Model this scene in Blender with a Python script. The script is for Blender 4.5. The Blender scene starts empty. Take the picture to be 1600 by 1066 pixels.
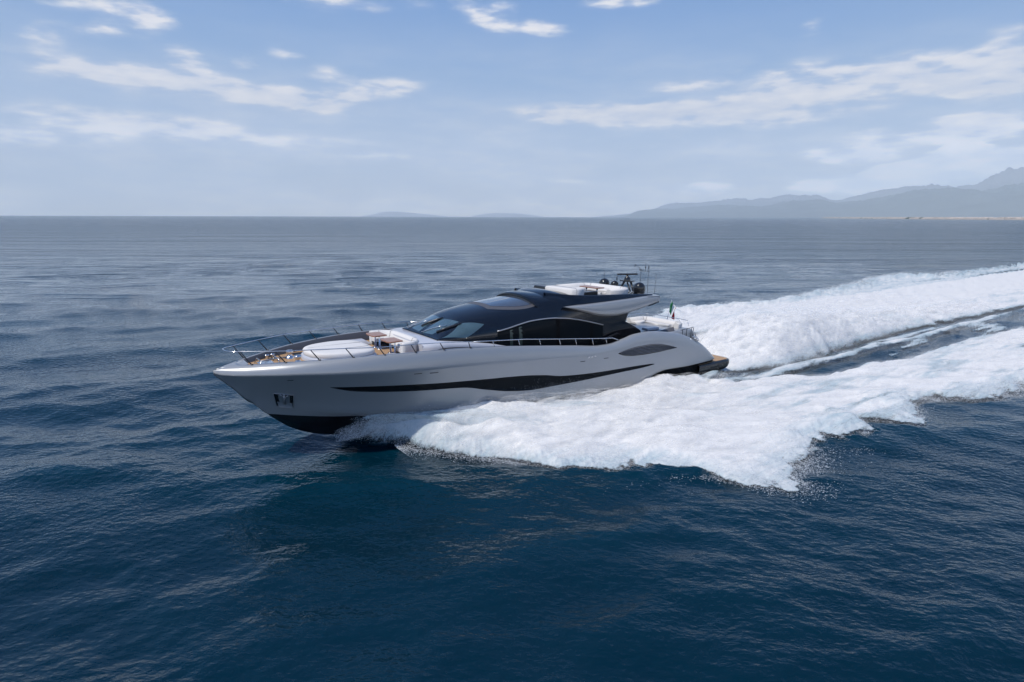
import bpy, math, random
import numpy as np
from mathutils import Matrix, Vector
R = math.radians
rng = np.random.default_rng(7)
random.seed(7)
sc = bpy.context.scene
col = sc.collection

# ---------------------------------------------------------------- camera
CAM_H = 10.28
PITCH = 0.2020
cam = bpy.data.cameras.new('camera'); co = bpy.data.objects.new('camera', cam); col.objects.link(co)
cam.sensor_width = 36.0; cam.lens = 948.2 / 1600 * 36
cam.clip_start = 0.5; cam.clip_end = 150000
co.matrix_world = Matrix.Translation((0, 0, CAM_H)) @ Matrix.Rotation(R(90) - PITCH, 4, 'X') @ Matrix.Rotation(0.0028, 4, 'Z')
sc.camera = co

# ---------------------------------------------------------------- render / exposure
sc.view_settings.view_transform = 'Standard'; sc.view_settings.look = 'None'
sc.view_settings.gamma = 1.0; sc.view_settings.exposure = 0.08
sc.cycles.use_denoising = True
sc.cycles.max_bounces = 8; sc.cycles.transparent_max_bounces = 20; sc.cycles.volume_bounces = 3
sc.cycles.caustics_reflective = False; sc.cycles.caustics_refractive = False

# ---------------------------------------------------------------- sun
SUN = Vector((-0.44, -0.34, 0.83)).normalized()
sl = bpy.data.lights.new('sun', 'SUN'); sl.energy = 3.6; sl.angle = R(1.2); sl.color = (1.0, 0.95, 0.88)
so = bpy.data.objects.new('sun', sl); col.objects.link(so)
so.rotation_euler = SUN.to_track_quat('Z', 'Y').to_euler()
so.location = SUN * 60

# ---------------------------------------------------------------- node helpers
class NT:
    def __init__(s, nt): s.nt = nt; s.l = nt.links
    def n(s, t, **k):
        x = s.nt.nodes.new(t)
        for a, b in k.items(): setattr(x, a, b)
        return x
    def set(s, sock, v):
        if hasattr(v, 'links') or hasattr(v, 'is_output'): s.l.new(v, sock)
        else: sock.default_value = v
    def m(s, op, a, b=None, c=None, clamp=False):
        x = s.n('ShaderNodeMath', operation=op, use_clamp=clamp)
        s.set(x.inputs[0], a)
        if b is not None: s.set(x.inputs[1], b)
        if c is not None: s.set(x.inputs[2], c)
        return x.outputs[0]
    def vm(s, op, a, b=None, scale=None):
        x = s.n('ShaderNodeVectorMath', operation=op)
        s.set(x.inputs[0], a)
        if b is not None: s.set(x.inputs[1], b)
        if scale is not None: s.set(x.inputs['Scale'], scale)
        return x.outputs[0]
    def noise(s, vec, scale, det=3, rough=.5, dist=0, out='Fac'):
        x = s.n('ShaderNodeTexNoise'); s.set(x.inputs['Vector'], vec)
        x.inputs['Scale'].default_value = scale; x.inputs['Detail'].default_value = det
        x.inputs['Roughness'].default_value = rough; x.inputs['Distortion'].default_value = dist
        return x.outputs[out]
    def ss(s, v, a, b, lo=0., hi=1.):
        x = s.n('ShaderNodeMapRange', interpolation_type='SMOOTHSTEP'); s.set(x.inputs[0], v)
        for i, q in enumerate((a, b, lo, hi)): x.inputs[1 + i].default_value = q
        return x.outputs[0]
    def mix(s, f, a, b):
        x = s.n('ShaderNodeMix', data_type='RGBA'); s.set(x.inputs[0], f); s.set(x.inputs[6], a); s.set(x.inputs[7], b)
        return x.outputs[2]
    def mapping(s, vec, loc=(0, 0, 0), rot=(0, 0, 0), scale=(1, 1, 1), t='POINT'):
        x = s.n('ShaderNodeMapping', vector_type=t); s.l.new(vec, x.inputs[0])
        x.inputs[1].default_value = loc; x.inputs[2].default_value = rot; x.inputs[3].default_value = scale
        return x.outputs[0]

# ---------------------------------------------------------------- sky
w = bpy.data.worlds.new('World'); sc.world = w; w.use_nodes = True
T = NT(w.node_tree); w.node_tree.nodes.clear()
sky = T.n('ShaderNodeTexSky', sky_type='NISHITA', sun_disc=False)
sky.sun_elevation = math.asin(SUN.z); sky.sun_rotation = math.atan2(SUN.x, SUN.y)
sky.altitude = 0; sky.air_density = 1.0; sky.dust_density = .6; sky.ozone_density = 2.5
tc = T.n('ShaderNodeTexCoord').outputs['Generated']
sp = T.n('ShaderNodeSeparateXYZ'); T.l.new(tc, sp.inputs[0])
az = T.m('ARCTAN2', sp.outputs[0], sp.outputs[1])
el = T.m('ARCSINE', sp.outputs[2])
cv = T.n('ShaderNodeCombineXYZ'); T.l.new(az, cv.inputs[0]); T.l.new(el, cv.inputs[1]); ae = cv.outputs[0]
# wind-torn edges: the map is warped by stretched noise
wv = T.mapping(ae, scale=(6, 17, 1))
nz = T.n('ShaderNodeTexNoise'); T.l.new(wv, nz.inputs['Vector']); nz.inputs['Scale'].default_value = 1.3
nz.inputs['Detail'].default_value = 7; nz.inputs['Roughness'].default_value = .62
wc = T.vm('MULTIPLY', T.vm('SUBTRACT', nz.outputs['Color'], (.5, .5, .5)), (.10, .020, 0))
aw = T.vm('ADD', ae, wc)
CLOUDS = [  # azimuth, elevation, half width, half height, tilt, weight
    (-0.5981, 0.1829, 0.0745, 0.0203, -0.10, 1.12),
    (-0.5287, 0.1811, 0.0958, 0.0213, -0.08, 1.25),
    (-0.4369, 0.1771, 0.1163, 0.0224, -0.12, 1.38),
    (-0.3536, 0.1682, 0.1023, 0.0219, -0.10, 1.44),
    (-0.2727, 0.1719, 0.0899, 0.0239, 0.00, 1.38),
    (-0.1969, 0.1885, 0.0744, 0.0210, 0.10, 1.12),
    (-0.4701, 0.2037, 0.0305, 0.0229, 0.00, 1.12),
    (-0.3934, 0.2061, 0.0240, 0.0125, 0.00, 0.75),
    (-0.2783, 0.2019, 0.0416, 0.0175, 0.00, 1.00),
    (-0.3321, 0.2251, 0.0399, 0.0084, 0.00, 0.75),
    (-0.6102, 0.2173, 0.0512, 0.0196, 0.20, 0.88),
    (-0.5512, 0.2352, 0.0257, 0.0250, 0.00, 1.00),
    (-0.5130, 0.2457, 0.0384, 0.0279, 0.00, 1.00),
    (-0.5621, 0.2592, 0.0810, 0.0146, 0.00, 0.88),
    (-0.6051, 0.1242, 0.2299, 0.0267, -0.03, 0.81),
    (-0.6411, 0.0983, 0.1349, 0.0205, 0.00, 0.81),
    (-0.4898, 0.1203, 0.1220, 0.0192, -0.02, 0.98),
    (-0.3666, 0.1108, 0.1821, 0.0136, 0.00, 0.57),
    (-0.2610, 0.2972, 0.0878, 0.0160, 0.00, 1.12),
    (-0.0382, 0.2968, 0.0578, 0.0332, -0.30, 1.38),
    (0.0425, 0.2723, 0.0694, 0.0142, -0.15, 1.12),
    (0.1566, 0.3045, 0.0734, 0.0122, 0.00, 1.25),
    (0.4175, 0.2518, 0.0275, 0.0132, 0.20, 0.75),
    (-0.1455, 0.2986, 0.0492, 0.0218, -0.30, 0.31),
    (0.1282, 0.1571, 0.1653, 0.0192, 0.00, 1.74),
    (0.2251, 0.1511, 0.2085, 0.0224, 0.00, 1.55),
    (0.3079, 0.1612, 0.1525, 0.0234, 0.10, 1.55),
    (0.3797, 0.1445, 0.1343, 0.0248, 0.00, 1.16),
    (0.4427, 0.1821, 0.1155, 0.0281, 0.12, 1.46),
    (0.4002, 0.2002, 0.1195, 0.0168, 0.10, 0.62),
    (0.2785, 0.1947, 0.0832, 0.0148, 0.15, 0.96),
    (0.4922, 0.1578, 0.0703, 0.0217, -0.10, 0.96),
    (0.5550, 0.1870, 0.0741, 0.0321, -0.05, 1.46),
    (0.6050, 0.1680, 0.0958, 0.0230, -0.05, 1.46),
    (0.6476, 0.1831, 0.0732, 0.0467, 0.30, 1.74),
    (0.5919, 0.1104, 0.1080, 0.0196, 0.00, 1.16),
    (0.6378, 0.1146, 0.0758, 0.0218, 0.10, 1.36),
    (0.4956, 0.0872, 0.0814, 0.0195, 0.00, 1.58),
    (0.5125, 0.1098, 0.0596, 0.0127, 0.00, 0.78),
    (0.4957, 0.0477, 0.0924, 0.0166, 0.10, 2.10),
    (0.5486, 0.0532, 0.0869, 0.0224, 0.15, 3.15),
    (0.5974, 0.0647, 0.0632, 0.0309, 0.30, 3.95),
    (0.6093, 0.0793, 0.0407, 0.0213, 0.10, 3.15),
    (0.6509, 0.0624, 0.0502, 0.0298, -0.10, 3.40),
    (0.6749, 0.0704, 0.0321, 0.0233, 0.00, 2.62),
    (0.2926, 0.0437, 0.0609, 0.0109, 0.00, 1.55),
    (0.0808, 0.0558, 0.0790, 0.0084, 0.00, 0.38),
    (-0.2007, 0.0923, 0.1136, 0.0109, 0.00, 0.49),
    (-0.0006, 0.0209, 0.3892, 0.0085, 0.00, 0.31),
]
acc = None
for (a, e, hw, hh, tl, wt) in CLOUDS:
    g = T.n('ShaderNodeTexGradient', gradient_type='SPHERICAL')
    T.l.new(T.mapping(aw, loc=(a, e, 0), rot=(0, 0, tl), scale=(hw, hh, 1), t='TEXTURE'), g.inputs[0])
    acc = T.m('MULTIPLY_ADD', g.outputs['Fac'], wt, acc if acc is not None else 0.0)
n2 = T.noise(T.mapping(ae, scale=(7, 26, 1)), 2.2, 6, .52)
n3 = T.noise(T.mapping(ae, loc=(3, 1, 0), scale=(2.2, 10, 1)), 1.6, 6, .6)
blob = T.ss(T.m('MULTIPLY', acc, T.ss(n2, .28, .74, .15, 1.5)), .0, 1.15, 0, 1.0)
veil = T.m('MULTIPLY', T.ss(n3, .30, .72, .12, .5), T.ss(el, .33, .06))      # thin layer low in the sky
high = T.m('MULTIPLY', T.ss(n3, .52, .78, 0, .3), T.ss(el, .45, .9))      # broken cloud overhead, outside the photo
ca = T.m('MINIMUM', T.m('ADD', T.m('ADD', blob, veil), high), .92)
SKYS = 0.085
gr = T.n('ShaderNodeValToRGB'); T.l.new(T.m('MULTIPLY', el, 1 / 1.2), gr.inputs[0]); gr.color_ramp.elements[0].position = 0.0; gr.color_ramp.elements[1].position = 1.0
K_ = [(0, (1.25, 1.25, 1.28)), (.04, (.90, .98, 1.16)), (.09, (.54, .69, .96)), (.17, (.25, .44, .77)), (.31, (.085, .265, .68)), (.6, (.06, .17, .47)), (1., (.05, .13, .36))]
while len(gr.color_ramp.elements) < len(K_): gr.color_ramp.elements.new(.5)
for e_, (p_, c_) in zip(gr.color_ramp.elements, K_): e_.position = p_; e_.color = (*[q * .1 / 1 for q in c_], 1)
grs = T.vm('SCALE', gr.outputs[0], scale=10 / SKYS)
base = T.mix(.8, sky.outputs[0], grs)
cc = T.mix(T.ss(n2, .35, .7), (0.72 / SKYS, 0.75 / SKYS, 0.86 / SKYS, 1), (1.02 / SKYS, .97 / SKYS, 0.95 / SKYS, 1))
cc2 = T.vm('SCALE', cc, scale=T.ss(el, .16, .02, 1.0, 2.1)); fin = T.mix(ca, base, cc2)
bg = T.n('ShaderNodeBackground'); T.l.new(fin, bg.inputs[0]); bg.inputs[1].default_value = SKYS
T.l.new(bg.outputs[0], T.n('ShaderNodeOutputWorld').inputs[0])

# ---------------------------------------------------------------- object helpers
def tag(o, label=None, cat=None, group=None, kind=None):
    if label: o['label'] = label
    if cat: o['category'] = cat
    if group: o['group'] = group
    if kind: o['kind'] = kind
    return o
def link(name, me, mat=None, parent=None):
    o = bpy.data.objects.new(name, me); col.objects.link(o)
    if mat is not None: me.materials.append(mat)
    if parent is not None: o.parent = parent
    return o
def np_mesh(name, V, F, smooth=True):
    V = np.asarray(V, np.float32); F = np.asarray(F, np.int32); k = F.shape[1]
    me = bpy.data.meshes.new(name)
    me.vertices.add(len(V)); me.vertices.foreach_set('co', V.ravel())
    me.loops.add(F.size); me.loops.foreach_set('vertex_index', F.ravel())
    me.polygons.add(len(F))
    me.polygons.foreach_set('loop_start', np.arange(0, F.size, k, dtype=np.int32))
    me.polygons.foreach_set('use_smooth', np.full(len(F), smooth))
    me.update(calc_edges=True)
    return me
def attr(me, name, vals):
    a = me.attributes.new(name, 'FLOAT', 'POINT'); a.data.foreach_set('value', np.asarray(vals, np.float32).ravel())
class MB:
    def __init__(s): s.v = []; s.f = []; s.sm = []
    def add(s, V, F, smooth=False):
        o = len(s.v); s.v += [tuple(map(float, p)) for p in V]
        s.f += [tuple(i + o for i in f) for f in F]; s.sm += [smooth] * len(F); return s
    def grid(s, G, smooth=True, cu=False, cv=False, flip=False):
        G = np.asarray(G); a, b = G.shape[:2]; F = []
        for i in range(a if cu else a - 1):
            for j in range(b if cv else b - 1):
                q = (i * b + j, ((i + 1) % a) * b + j, ((i + 1) % a) * b + (j + 1) % b, i * b + (j + 1) % b)
                F.append(q[::-1] if flip else q)
        return s.add(G.reshape(-1, 3), F, smooth)
    def box(s, c, d, rz=0, ry=0, taper=1.0):
        V = []
        for z in (-.5, .5):
            for x, y in ((-.5, -.5), (.5, -.5), (.5, .5), (-.5, .5)):
                k = taper if z > 0 else 1
                p = Vector((x * d[0] * k, y * d[1] * k, z * d[2]))
                p = Matrix.Rotation(rz, 3, 'Z') @ (Matrix.Rotation(ry, 3, 'Y') @ p)
                V.append((p.x + c[0], p.y + c[1], p.z + c[2]))
        return s.add(V, [(0, 3, 2, 1), (4, 5, 6, 7), (0, 1, 5, 4), (1, 2, 6, 5), (2, 3, 7, 6), (3, 0, 4, 7)])
    def tube(s, P, r, n=8, closed=False):
        P = [Vector(p) for p in P]; rings = []
        for i, p in enumerate(P):
            a = P[(i - 1) % len(P)] if (i > 0 or closed) else p
            b = P[(i + 1) % len(P)] if (i < len(P) - 1 or closed) else p
            t = (b - a).normalized(); u = t.cross(Vector((0, 0, 1)))
            if u.length < 1e-3: u = t.cross(Vector((0, 1, 0)))
            u.normalize(); v = t.cross(u); rr = r[i] if hasattr(r, '__len__') else r
            rings.append([p + rr * (math.cos(k * 2 * math.pi / n) * u + math.sin(k * 2 * math.pi / n) * v) for k in range(n)])
        G = np.array([[list(q) for q in rg] for rg in rings]); s.grid(G, cv=True, cu=closed)
        if not closed:
            o = len(s.v); s.v += [tuple(P[0]), tuple(P[-1])]; b0 = o - len(P) * n
            for k in range(n):
                s.f.append((o, b0 + (k + 1) % n, b0 + k)); s.sm.append(False)
                e = o - n; s.f.append((o + 1, e + k, e + (k + 1) % n)); s.sm.append(False)
        return s
    def lathe(s, c, prof, n=24, tilt=0):
        G = np.array([[[c[0] + r * math.cos(2 * math.pi * k / n), c[1] + r * math.sin(2 * math.pi * k / n), c[2] + z] for k in range(n)] for r, z in prof])
        return s.grid(G, cv=True)
    def prism(s, poly, z0, z1, smooth=False):
        n = len(poly)
        V = [(x, y, (z0(x, y) if callable(z0) else z0)) for x, y in poly] + [(x, y, (z1(x, y) if callable(z1) else z1)) for x, y in poly]
        F = [tuple(range(n))[::-1], tuple(range(n, 2 * n))] + [(i, (i + 1) % n, n + (i + 1) % n, n + i) for i in range(n)]
        o = len(s.v); s.add(V, F); return s
    def build(s, name, mat, parent=None, bevel=0, seg=2):
        me = bpy.data.meshes.new(name); me.from_pydata(s.v, [], s.f)
        me.polygons.foreach_set('use_smooth', s.sm)
        import bmesh
        bm = bmesh.new(); bm.from_mesh(me); bmesh.ops.remove_doubles(bm, verts=bm.verts, dist=1e-5)
        bmesh.ops.dissolve_degenerate(bm, edges=bm.edges, dist=1e-5)
        bmesh.ops.recalc_face_normals(bm, faces=bm.faces); bm.to_mesh(me); bm.free()
        o = link(name, me, mat, parent)
        if bevel:
            m = o.modifiers.new('b', 'BEVEL'); m.width = bevel; m.segments = seg; m.limit_method = 'ANGLE'; m.angle_limit = R(35)
            for p in me.polygons: p.use_smooth = True
            m2 = o.modifiers.new('w', 'WEIGHTED_NORMAL'); m2.keep_sharp = True
        return o
def pchip(xs, ys):
    xs = np.array(xs, float); ys = np.array(ys, float); o = np.argsort(xs); xs = xs[o]; ys = ys[o]
    h = np.diff(xs); d = np.diff(ys) / h; m = np.zeros(len(xs)); m[0] = d[0]; m[-1] = d[-1]
    for i in range(1, len(xs) - 1):
        if d[i - 1] * d[i] > 0:
            w1 = 2 * h[i] + h[i - 1]; w2 = h[i] + 2 * h[i - 1]; m[i] = (w1 + w2) / (w1 / d[i - 1] + w2 / d[i])
    def f(x):
        x = np.clip(np.asarray(x, float), xs[0], xs[-1]); i = np.clip(np.searchsorted(xs, x) - 1, 0, len(h) - 1)
        t = (x - xs[i]) / h[i]; t2 = t * t; t3 = t2 * t
        return (2 * t3 - 3 * t2 + 1) * ys[i] + (t3 - 2 * t2 + t) * h[i] * m[i] + (3 * t2 - 2 * t3) * ys[i + 1] + (t3 - t2) * h[i] * m[i + 1]
    return f
def curve(K, c): return pchip([k[0] for k in K], [k[c] for k in K])

# ---------------------------------------------------------------- materials
def pbr(name, colr, rough=.4, metal=0., coat=0., spec=.5, bump=None, vary=0.0, vscale=3.0, noise_rough=0.0):
    m = bpy.data.materials.new(name); m.use_nodes = True; t = NT(m.node_tree)
    p = m.node_tree.nodes['Principled BSDF']
    p.inputs['Base Color'].default_value = (*colr, 1); p.inputs['Roughness'].default_value = rough
    p.inputs['Metallic'].default_value = metal; p.inputs['Coat Weight'].default_value = coat
    p.inputs['Coat Roughness'].default_value = .04; p.inputs['Specular IOR Level'].default_value = spec
    g = t.n('ShaderNodeTexCoord').outputs['Object']
    if vary:
        n = t.noise(g, vscale, 5, .6)
        lo = tuple(c * (1 - vary) for c in colr) + (1,); hi = tuple(min(1, c * (1 + vary)) for c in colr) + (1,)
        t.l.new(t.mix(n, lo, hi), p.inputs['Base Color'])
    if noise_rough:
        t.l.new(t.ss(t.noise(g, vscale * 1.7, 4), .3, .7, max(rough - noise_rough, 0.01), rough + noise_rough), p.inputs['Roughness'])
    if bump:
        b = t.n('ShaderNodeBump'); b.inputs['Strength'].default_value = 1; b.inputs['Distance'].default_value = bump[1]
        t.l.new(t.noise(g, bump[0], 4), b.inputs['Height']); t.l.new(b.outputs[0], p.inputs['Normal'])
    return m
M = {}
M['paint'] = pbr('grey_metallic_paint', (.345, .362, .382), .34, .25, .5)
M['lower'] = pbr('black_antifouling_and_recess', (.008, .009, .012), .25, 0, .2)
M['black'] = pbr('gloss_black_roof', (.003, .005, .010), .04, 0, .25)
M['trim'] = pbr('satin_black_trim', (.02, .022, .026), .3)
M['glass'] = pbr('tinted_glass', (.010, .013, .016), .08, 0, 0, .04)
M['pane'] = pbr('windscreen_glass', (.055, .10, .125), .04, 0, 1.0, vary=.5, vscale=1.1)
M['bulwark'] = pbr('dark_grey_bulwark', (.085, .085, .095), .5, vary=.06)
M['white'] = pbr('white_upholstery', (.70, .685, .67), .75, bump=(14, .006), vary=.03)
M['lgrey'] = pbr('light_grey_moulding', (.50, .52, .58), .3, 0, .3)
M['steel'] = pbr('polished_steel', (.68, .68, .70), .18, 1.0)
M['dsteel'] = pbr('dark_stanchion', (.035, .037, .045), .3, .3)
M['wood'] = pbr('varnished_teak', (.30, .125, .06), .3, 0, .3, vary=.25, vscale=9)
M['dome'] = pbr('black_dome', (.012, .012, .013), .16, 0, .5)
M['silver'] = pbr('brushed_silver_trim', (.50, .50, .52), .35, .7)
M['galv'] = pbr('anchor_steel', (.33, .35, .38), .4, .6, vary=.2, vscale=6)
def teak_mat():
    m = bpy.data.materials.new('teak_planks'); m.use_nodes = True; t = NT(m.node_tree); p = m.node_tree.nodes['Principled BSDF']
    g = t.n('ShaderNodeTexCoord').outputs['Object']; s = t.n('ShaderNodeSeparateXYZ'); t.l.new(g, s.inputs[0])
    fr = t.m('FRACT', t.m('MULTIPLY', s.outputs[1], 1 / .075))
    seam = t.m('LESS_THAN', fr, .09)
    n = t.noise(t.mapping(g, scale=(.6, 9, 1)), 2.5, 5, .6)
    c = t.mix(n, (.36, .22, .115, 1), (.58, .37, .20, 1))
    t.l.new(t.mix(seam, c, (.03, .025, .02, 1)), p.inputs['Base Color']); p.inputs['Roughness'].default_value = .6
    return m
M['seal'] = pbr('black_seal', (.004, .004, .005), .6, spec=.06)
M['slat'] = pbr('dark_grey_slat', (.12, .125, .14), .35)
M['teak'] = teak_mat(); M['curtain'] = pbr('pale_green_curtain', (.05, .075, .065), .2)
M['roofglass'] = pbr('roof_glass', (.05, .06, .08), .05, .0, 1.0)

# ---------------------------------------------------------------- yacht frame
PSI = 0.619; BX, BY = 13.666, 42.543
yacht = bpy.data.objects.new('yacht', None); col.objects.link(yacht)
yacht.location = (BX, BY, 0); yacht.rotation_euler = (0, 0, math.pi + PSI)
tag(yacht, 'long grey motor yacht with black glazed superstructure speeding over the sea', 'motor yacht')
hd = np.array([-math.cos(PSI), -math.sin(PSI)]); pt = np.array([-hd[1], hd[0]])
def to_local(x, y): dx = x - BX; dy = y - BY; return dx * hd[0] + dy * hd[1], dx * pt[0] + dy * pt[1]
def to_world(s, b): return BX + s * hd[0] + b * pt[0], BY + s * hd[1] + b * pt[1]

# hull curves: (s from the stern, half breadth, height)
KN = [(31.8, 0, 3.97), (31.57, .23, 3.89), (31.0, .72, 3.87), (30.41, 1.13, 3.87), (29.1, 1.92, 3.87), (27.7, 2.52, 3.82), (26.7, 2.83, 3.78), (25.1, 3.16, 3.68), (22.75, 3.42, 3.58), (20, 3.49, 3.43), (16.9, 3.5, 3.24), (13.8, 3.5, 3.08), (11.9, 3.5, 3.14), (10.4, 3.5, 3.28), (9.0, 3.5, 3.25), (7.6, 3.5, 2.95), (6.05, 3.45, 2.38), (4.4, 3.38, 1.72), (3.4, 3.27, 1.42), (2.95, 3.18, 1.33)]
GN = [(31.8, 0, 4.06), (31.57, .12, 4.12), (31.2, .30, 4.19), (30.43, .74, 4.27), (29.27, 1.46, 4.34), (28.05, 2.04, 4.40), (25.5, 2.85, 4.44), (22.8, 3.2, 4.40), (20.2, 3.28, 4.23), (17.4, 3.3, 3.94), (15, 3.28, 3.66), (13.3, 3.27, 3.46), (12.65, 3.27, 3.45), (11.42, 3.27, 3.63), (10.66, 3.26, 3.77), (9.6, 3.26, 3.80), (7.94, 3.25, 3.62), (6.75, 3.23, 3.40), (5.5, 3.21, 2.97), (4.5, 3.18, 2.52), (3.44, 3.08, 1.85), (2.95, 3.0, 1.45)]
LN = [(31.8, 0, 3.9), (31.21, 0, 3.3), (30.4, 0, 2.44), (30.2, .10, 2.42), (29.5, .42, 2.30), (28.9, .66, 2.16), (28, 1.05, 1.98), (26.9, 1.5, 1.78), (25, 2.15, 1.6), (23, 2.68, 1.46), (21, 3.0, 1.34), (18.4, 3.2, 1.22), (16.4, 3.28, 1.14), (13.7, 3.32, .93), (11, 3.34, .78), (10.2, 3.35, .80), (9.5, 3.36, .98), (8.7, 3.38, 1.24), (7.8, 3.39, 1.36), (5.7, 3.37, 1.30), (3.6, 3.25, 1.30), (2.95, 3.15, 1.30)]
KE = [(31.8, 3.9), (31.21, 3.3), (30.27, 2.3), (29.53, 1.55), (28.88, 1.03), (28.19, .67), (27.62, .46), (26, .1), (24, -.25), (20, -.6), (10, -.9), (1, -1.)]
yk, zk = curve(KN, 1), curve(KN, 2); yg, zg = curve(GN, 1), curve(GN, 2); yl, zl = curve(LN, 1), curve(LN, 2); zke = curve(KE, 1)
TOP = pchip([27.74, 25.7, 22.77, 20.74, 18.5, 17.2, 16, 13.3, 10.28, 9.2, 8.9], [3.16, 3.04, 2.85, 2.73, 2.58, 2.42, 2.2, 2.02, 1.95, 1.90, 1.85])
BOT = pchip([27.74, 26.76, 24.6, 21.8, 20.56, 19.26, 17.7, 15.1, 12.3, 10, 8.9], [3.155, 2.87, 2.63, 2.45, 2.16, 1.88, 1.72, 1.72, 1.75, 1.77, 1.84])
ss_ = np.unique(np.concatenate([np.linspace(31.8, 27, 44), np.linspace(27, 12, 90), np.linspace(12, 2.95, 72)]))[::-1]
flare = pchip([31.8, 29, 26, 22, 16, 3], [1.15, 1.18, 1.2, 1.1, .9, .8])
def side_y(s, z):
    s = np.asarray(s, float); a, b = zl(s), zk(s)
    t = np.clip((z - a) / np.maximum(b - a, 1e-3), 0, 1.2)
    return yl(s) + (yk(s) - yl(s)) * t ** flare(s)
def mir(P): Q = np.array(P, float); Q[..., 1] *= -1; return Q
# topsides, sheer bevel and cap (grey)
def hull_rows():
    rows = []
    zc = zg(ss_)
    # inner lip
    rows.append(np.stack([ss_, np.maximum(yg(ss_) - .10, 0), zc - .015], -1))
    rows.append(np.stack([ss_, np.maximum(yg(ss_) - .06, 0), zc + .012], -1))
    for t in np.linspace(0, 1, 9):
        y0, z0, y1, z1 = yg(ss_), zc, yk(ss_), zk(ss_)
        cy = (y0 + y1) / 2 + .34 * (y1 - y0); cz = (z0 + z1) / 2 + .30 * (z0 - z1)
        rows.append(np.stack([ss_, (1 - t) ** 2 * y0 + 2 * t * (1 - t) * cy + t * t * y1, (1 - t) ** 2 * z0 + 2 * t * (1 - t) * cz + t * t * z1], -1))
    a, b = zk(ss_), zl(ss_)
    inw = (ss_ <= 27.74) & (ss_ >= 8.9)
    fallT = a + (b - a) * .36; tp = np.where(inw, TOP(ss_), 0); bt = np.where(inw, BOT(ss_), 0)
    eT = (np.where(ss_ > 27.74, TOP(27.74) + (ss_ - 27.74) * .12, TOP(8.9) - (8.9 - ss_) * .08))
    tp = np.where(inw, tp, np.clip(eT, b + .3 * (a - b), a - .1 * (a - b)))
    bt = np.where(inw, np.minimum(bt, tp - .004), tp - .004)
    bt = np.maximum(bt, b + .02)
    tp = np.minimum(tp, a - .02)
    lev = []
    for t in np.linspace(.04, 1, 8): lev.append(a + (tp - a) * t)
    i0 = len(rows) + len(lev) - 1
    for t in np.linspace(0, 1, 5)[1:]: lev.append(tp + (bt - tp) * t)
    i1 = len(rows) + len(lev) - 1
    for t in np.linspace(0, 1, 7)[1:]: lev.append(bt + (b - bt) * t)
    for L in lev: rows.append(np.stack([ss_, side_y(ss_, L), L], -1))
    return np.array(rows), i0, i1, inw
HR, i0, i1, inw = hull_rows()
mbh = MB(); wins = []
for sgn in (1, -1):
    G = HR.copy(); G[..., 1] *= sgn
    mbh.grid(G[:i0 + 1]); mbh.grid(G[i1:])
    cols = np.where(inw)[0]; c0, c1 = cols[0], cols[-1]
    for (a, b) in ((0, c0), (c1, len(ss_) - 1)):
        if b > a: mbh.grid(G[i0:i1 + 1, a:b + 1])
    # window: inset black glass band with reveal
    W = G[i0:i1 + 1, c0:c1 + 1].copy(); W2 = W.copy(); W2[..., 1] -= sgn * .05
    mw = MB(); mw.grid(W2); mw.grid(np.array([W[0], W2[0]])); mw.grid(np.array([W[-1], W2[-1]]))
    wins.append(mw)
# grey bottom panel at the bow between chine and boot line
zb = pchip([31, 29.9, 28.97, 27.1, 25, 22, 18], [1.95, 1.86, 1.72, 1.52, 1.44, 1.36, 1.25])
def boot(s):
    a, k = zl(s), zke(s); z = np.minimum(np.maximum(zb(s), k + .001), a - .02); f = np.clip((a - z) / np.maximum(a - k, 1e-3), 0, 1)
    f = np.where(s < 18, .02, f)
    return yl(s) * (1 - f) - .12 * 0, a + (k - a) * f
by, bz = boot(ss_)
chine = np.stack([ss_, yl(ss_), zl(ss_)], -1); bo = np.stack([ss_, by, bz], -1)
for sgn in (1, -1):
    q = np.array([1, sgn, 1]); mbh.grid(np.array([chine * q, (chine * .5 + bo * .5) * q, bo * q]))
# nose cap
nose = ss_[ss_ > 30.55]
mbh.grid(np.array([np.stack([nose, (np.maximum(yg(nose) - .1, 0)) * k, zg(nose) - .015 + .05 * (1 - k * k)], -1) for k in np.linspace(-1, 1, 9)]))
mbh.box((30.56, 0, 4.18), (.04, 1.1, .22))
hull = mbh.build('hull', M['paint'], yacht)
for mw in wins: mw.build('hull_window', M['glass'], yacht)
mbk = MB()
keel = np.stack([ss_, 0 * ss_, zke(ss_)], -1)
for sgn in (1, -1):
    q = np.array([1, sgn, 1]); low = bo.copy(); low[:, 1] = np.where(ss_ < 12, bo[:, 1] - .10, bo[:, 1] * .97); low[:, 2] -= .02
    mid = np.stack([ss_, np.where(ss_ < 24, by - .16, by * .75), np.where(ss_ < 20, np.minimum(bz - .3, .35), bz + (zke(ss_) - bz) * .32)], -1)
    mbk.grid(np.array([bo * q, low * q, mid * q, keel * q]))
for sgn in (1, -1):   # spray rail
    s2 = ss_[(ss_ < 27.5) & (ss_ > 12)]
tr = ss_[-1]
mbk.box((3.1, 0, .2), (.3, 6.1, 2.1))
mbk.build('hull_bottom', M['lower'], yacht)

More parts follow.
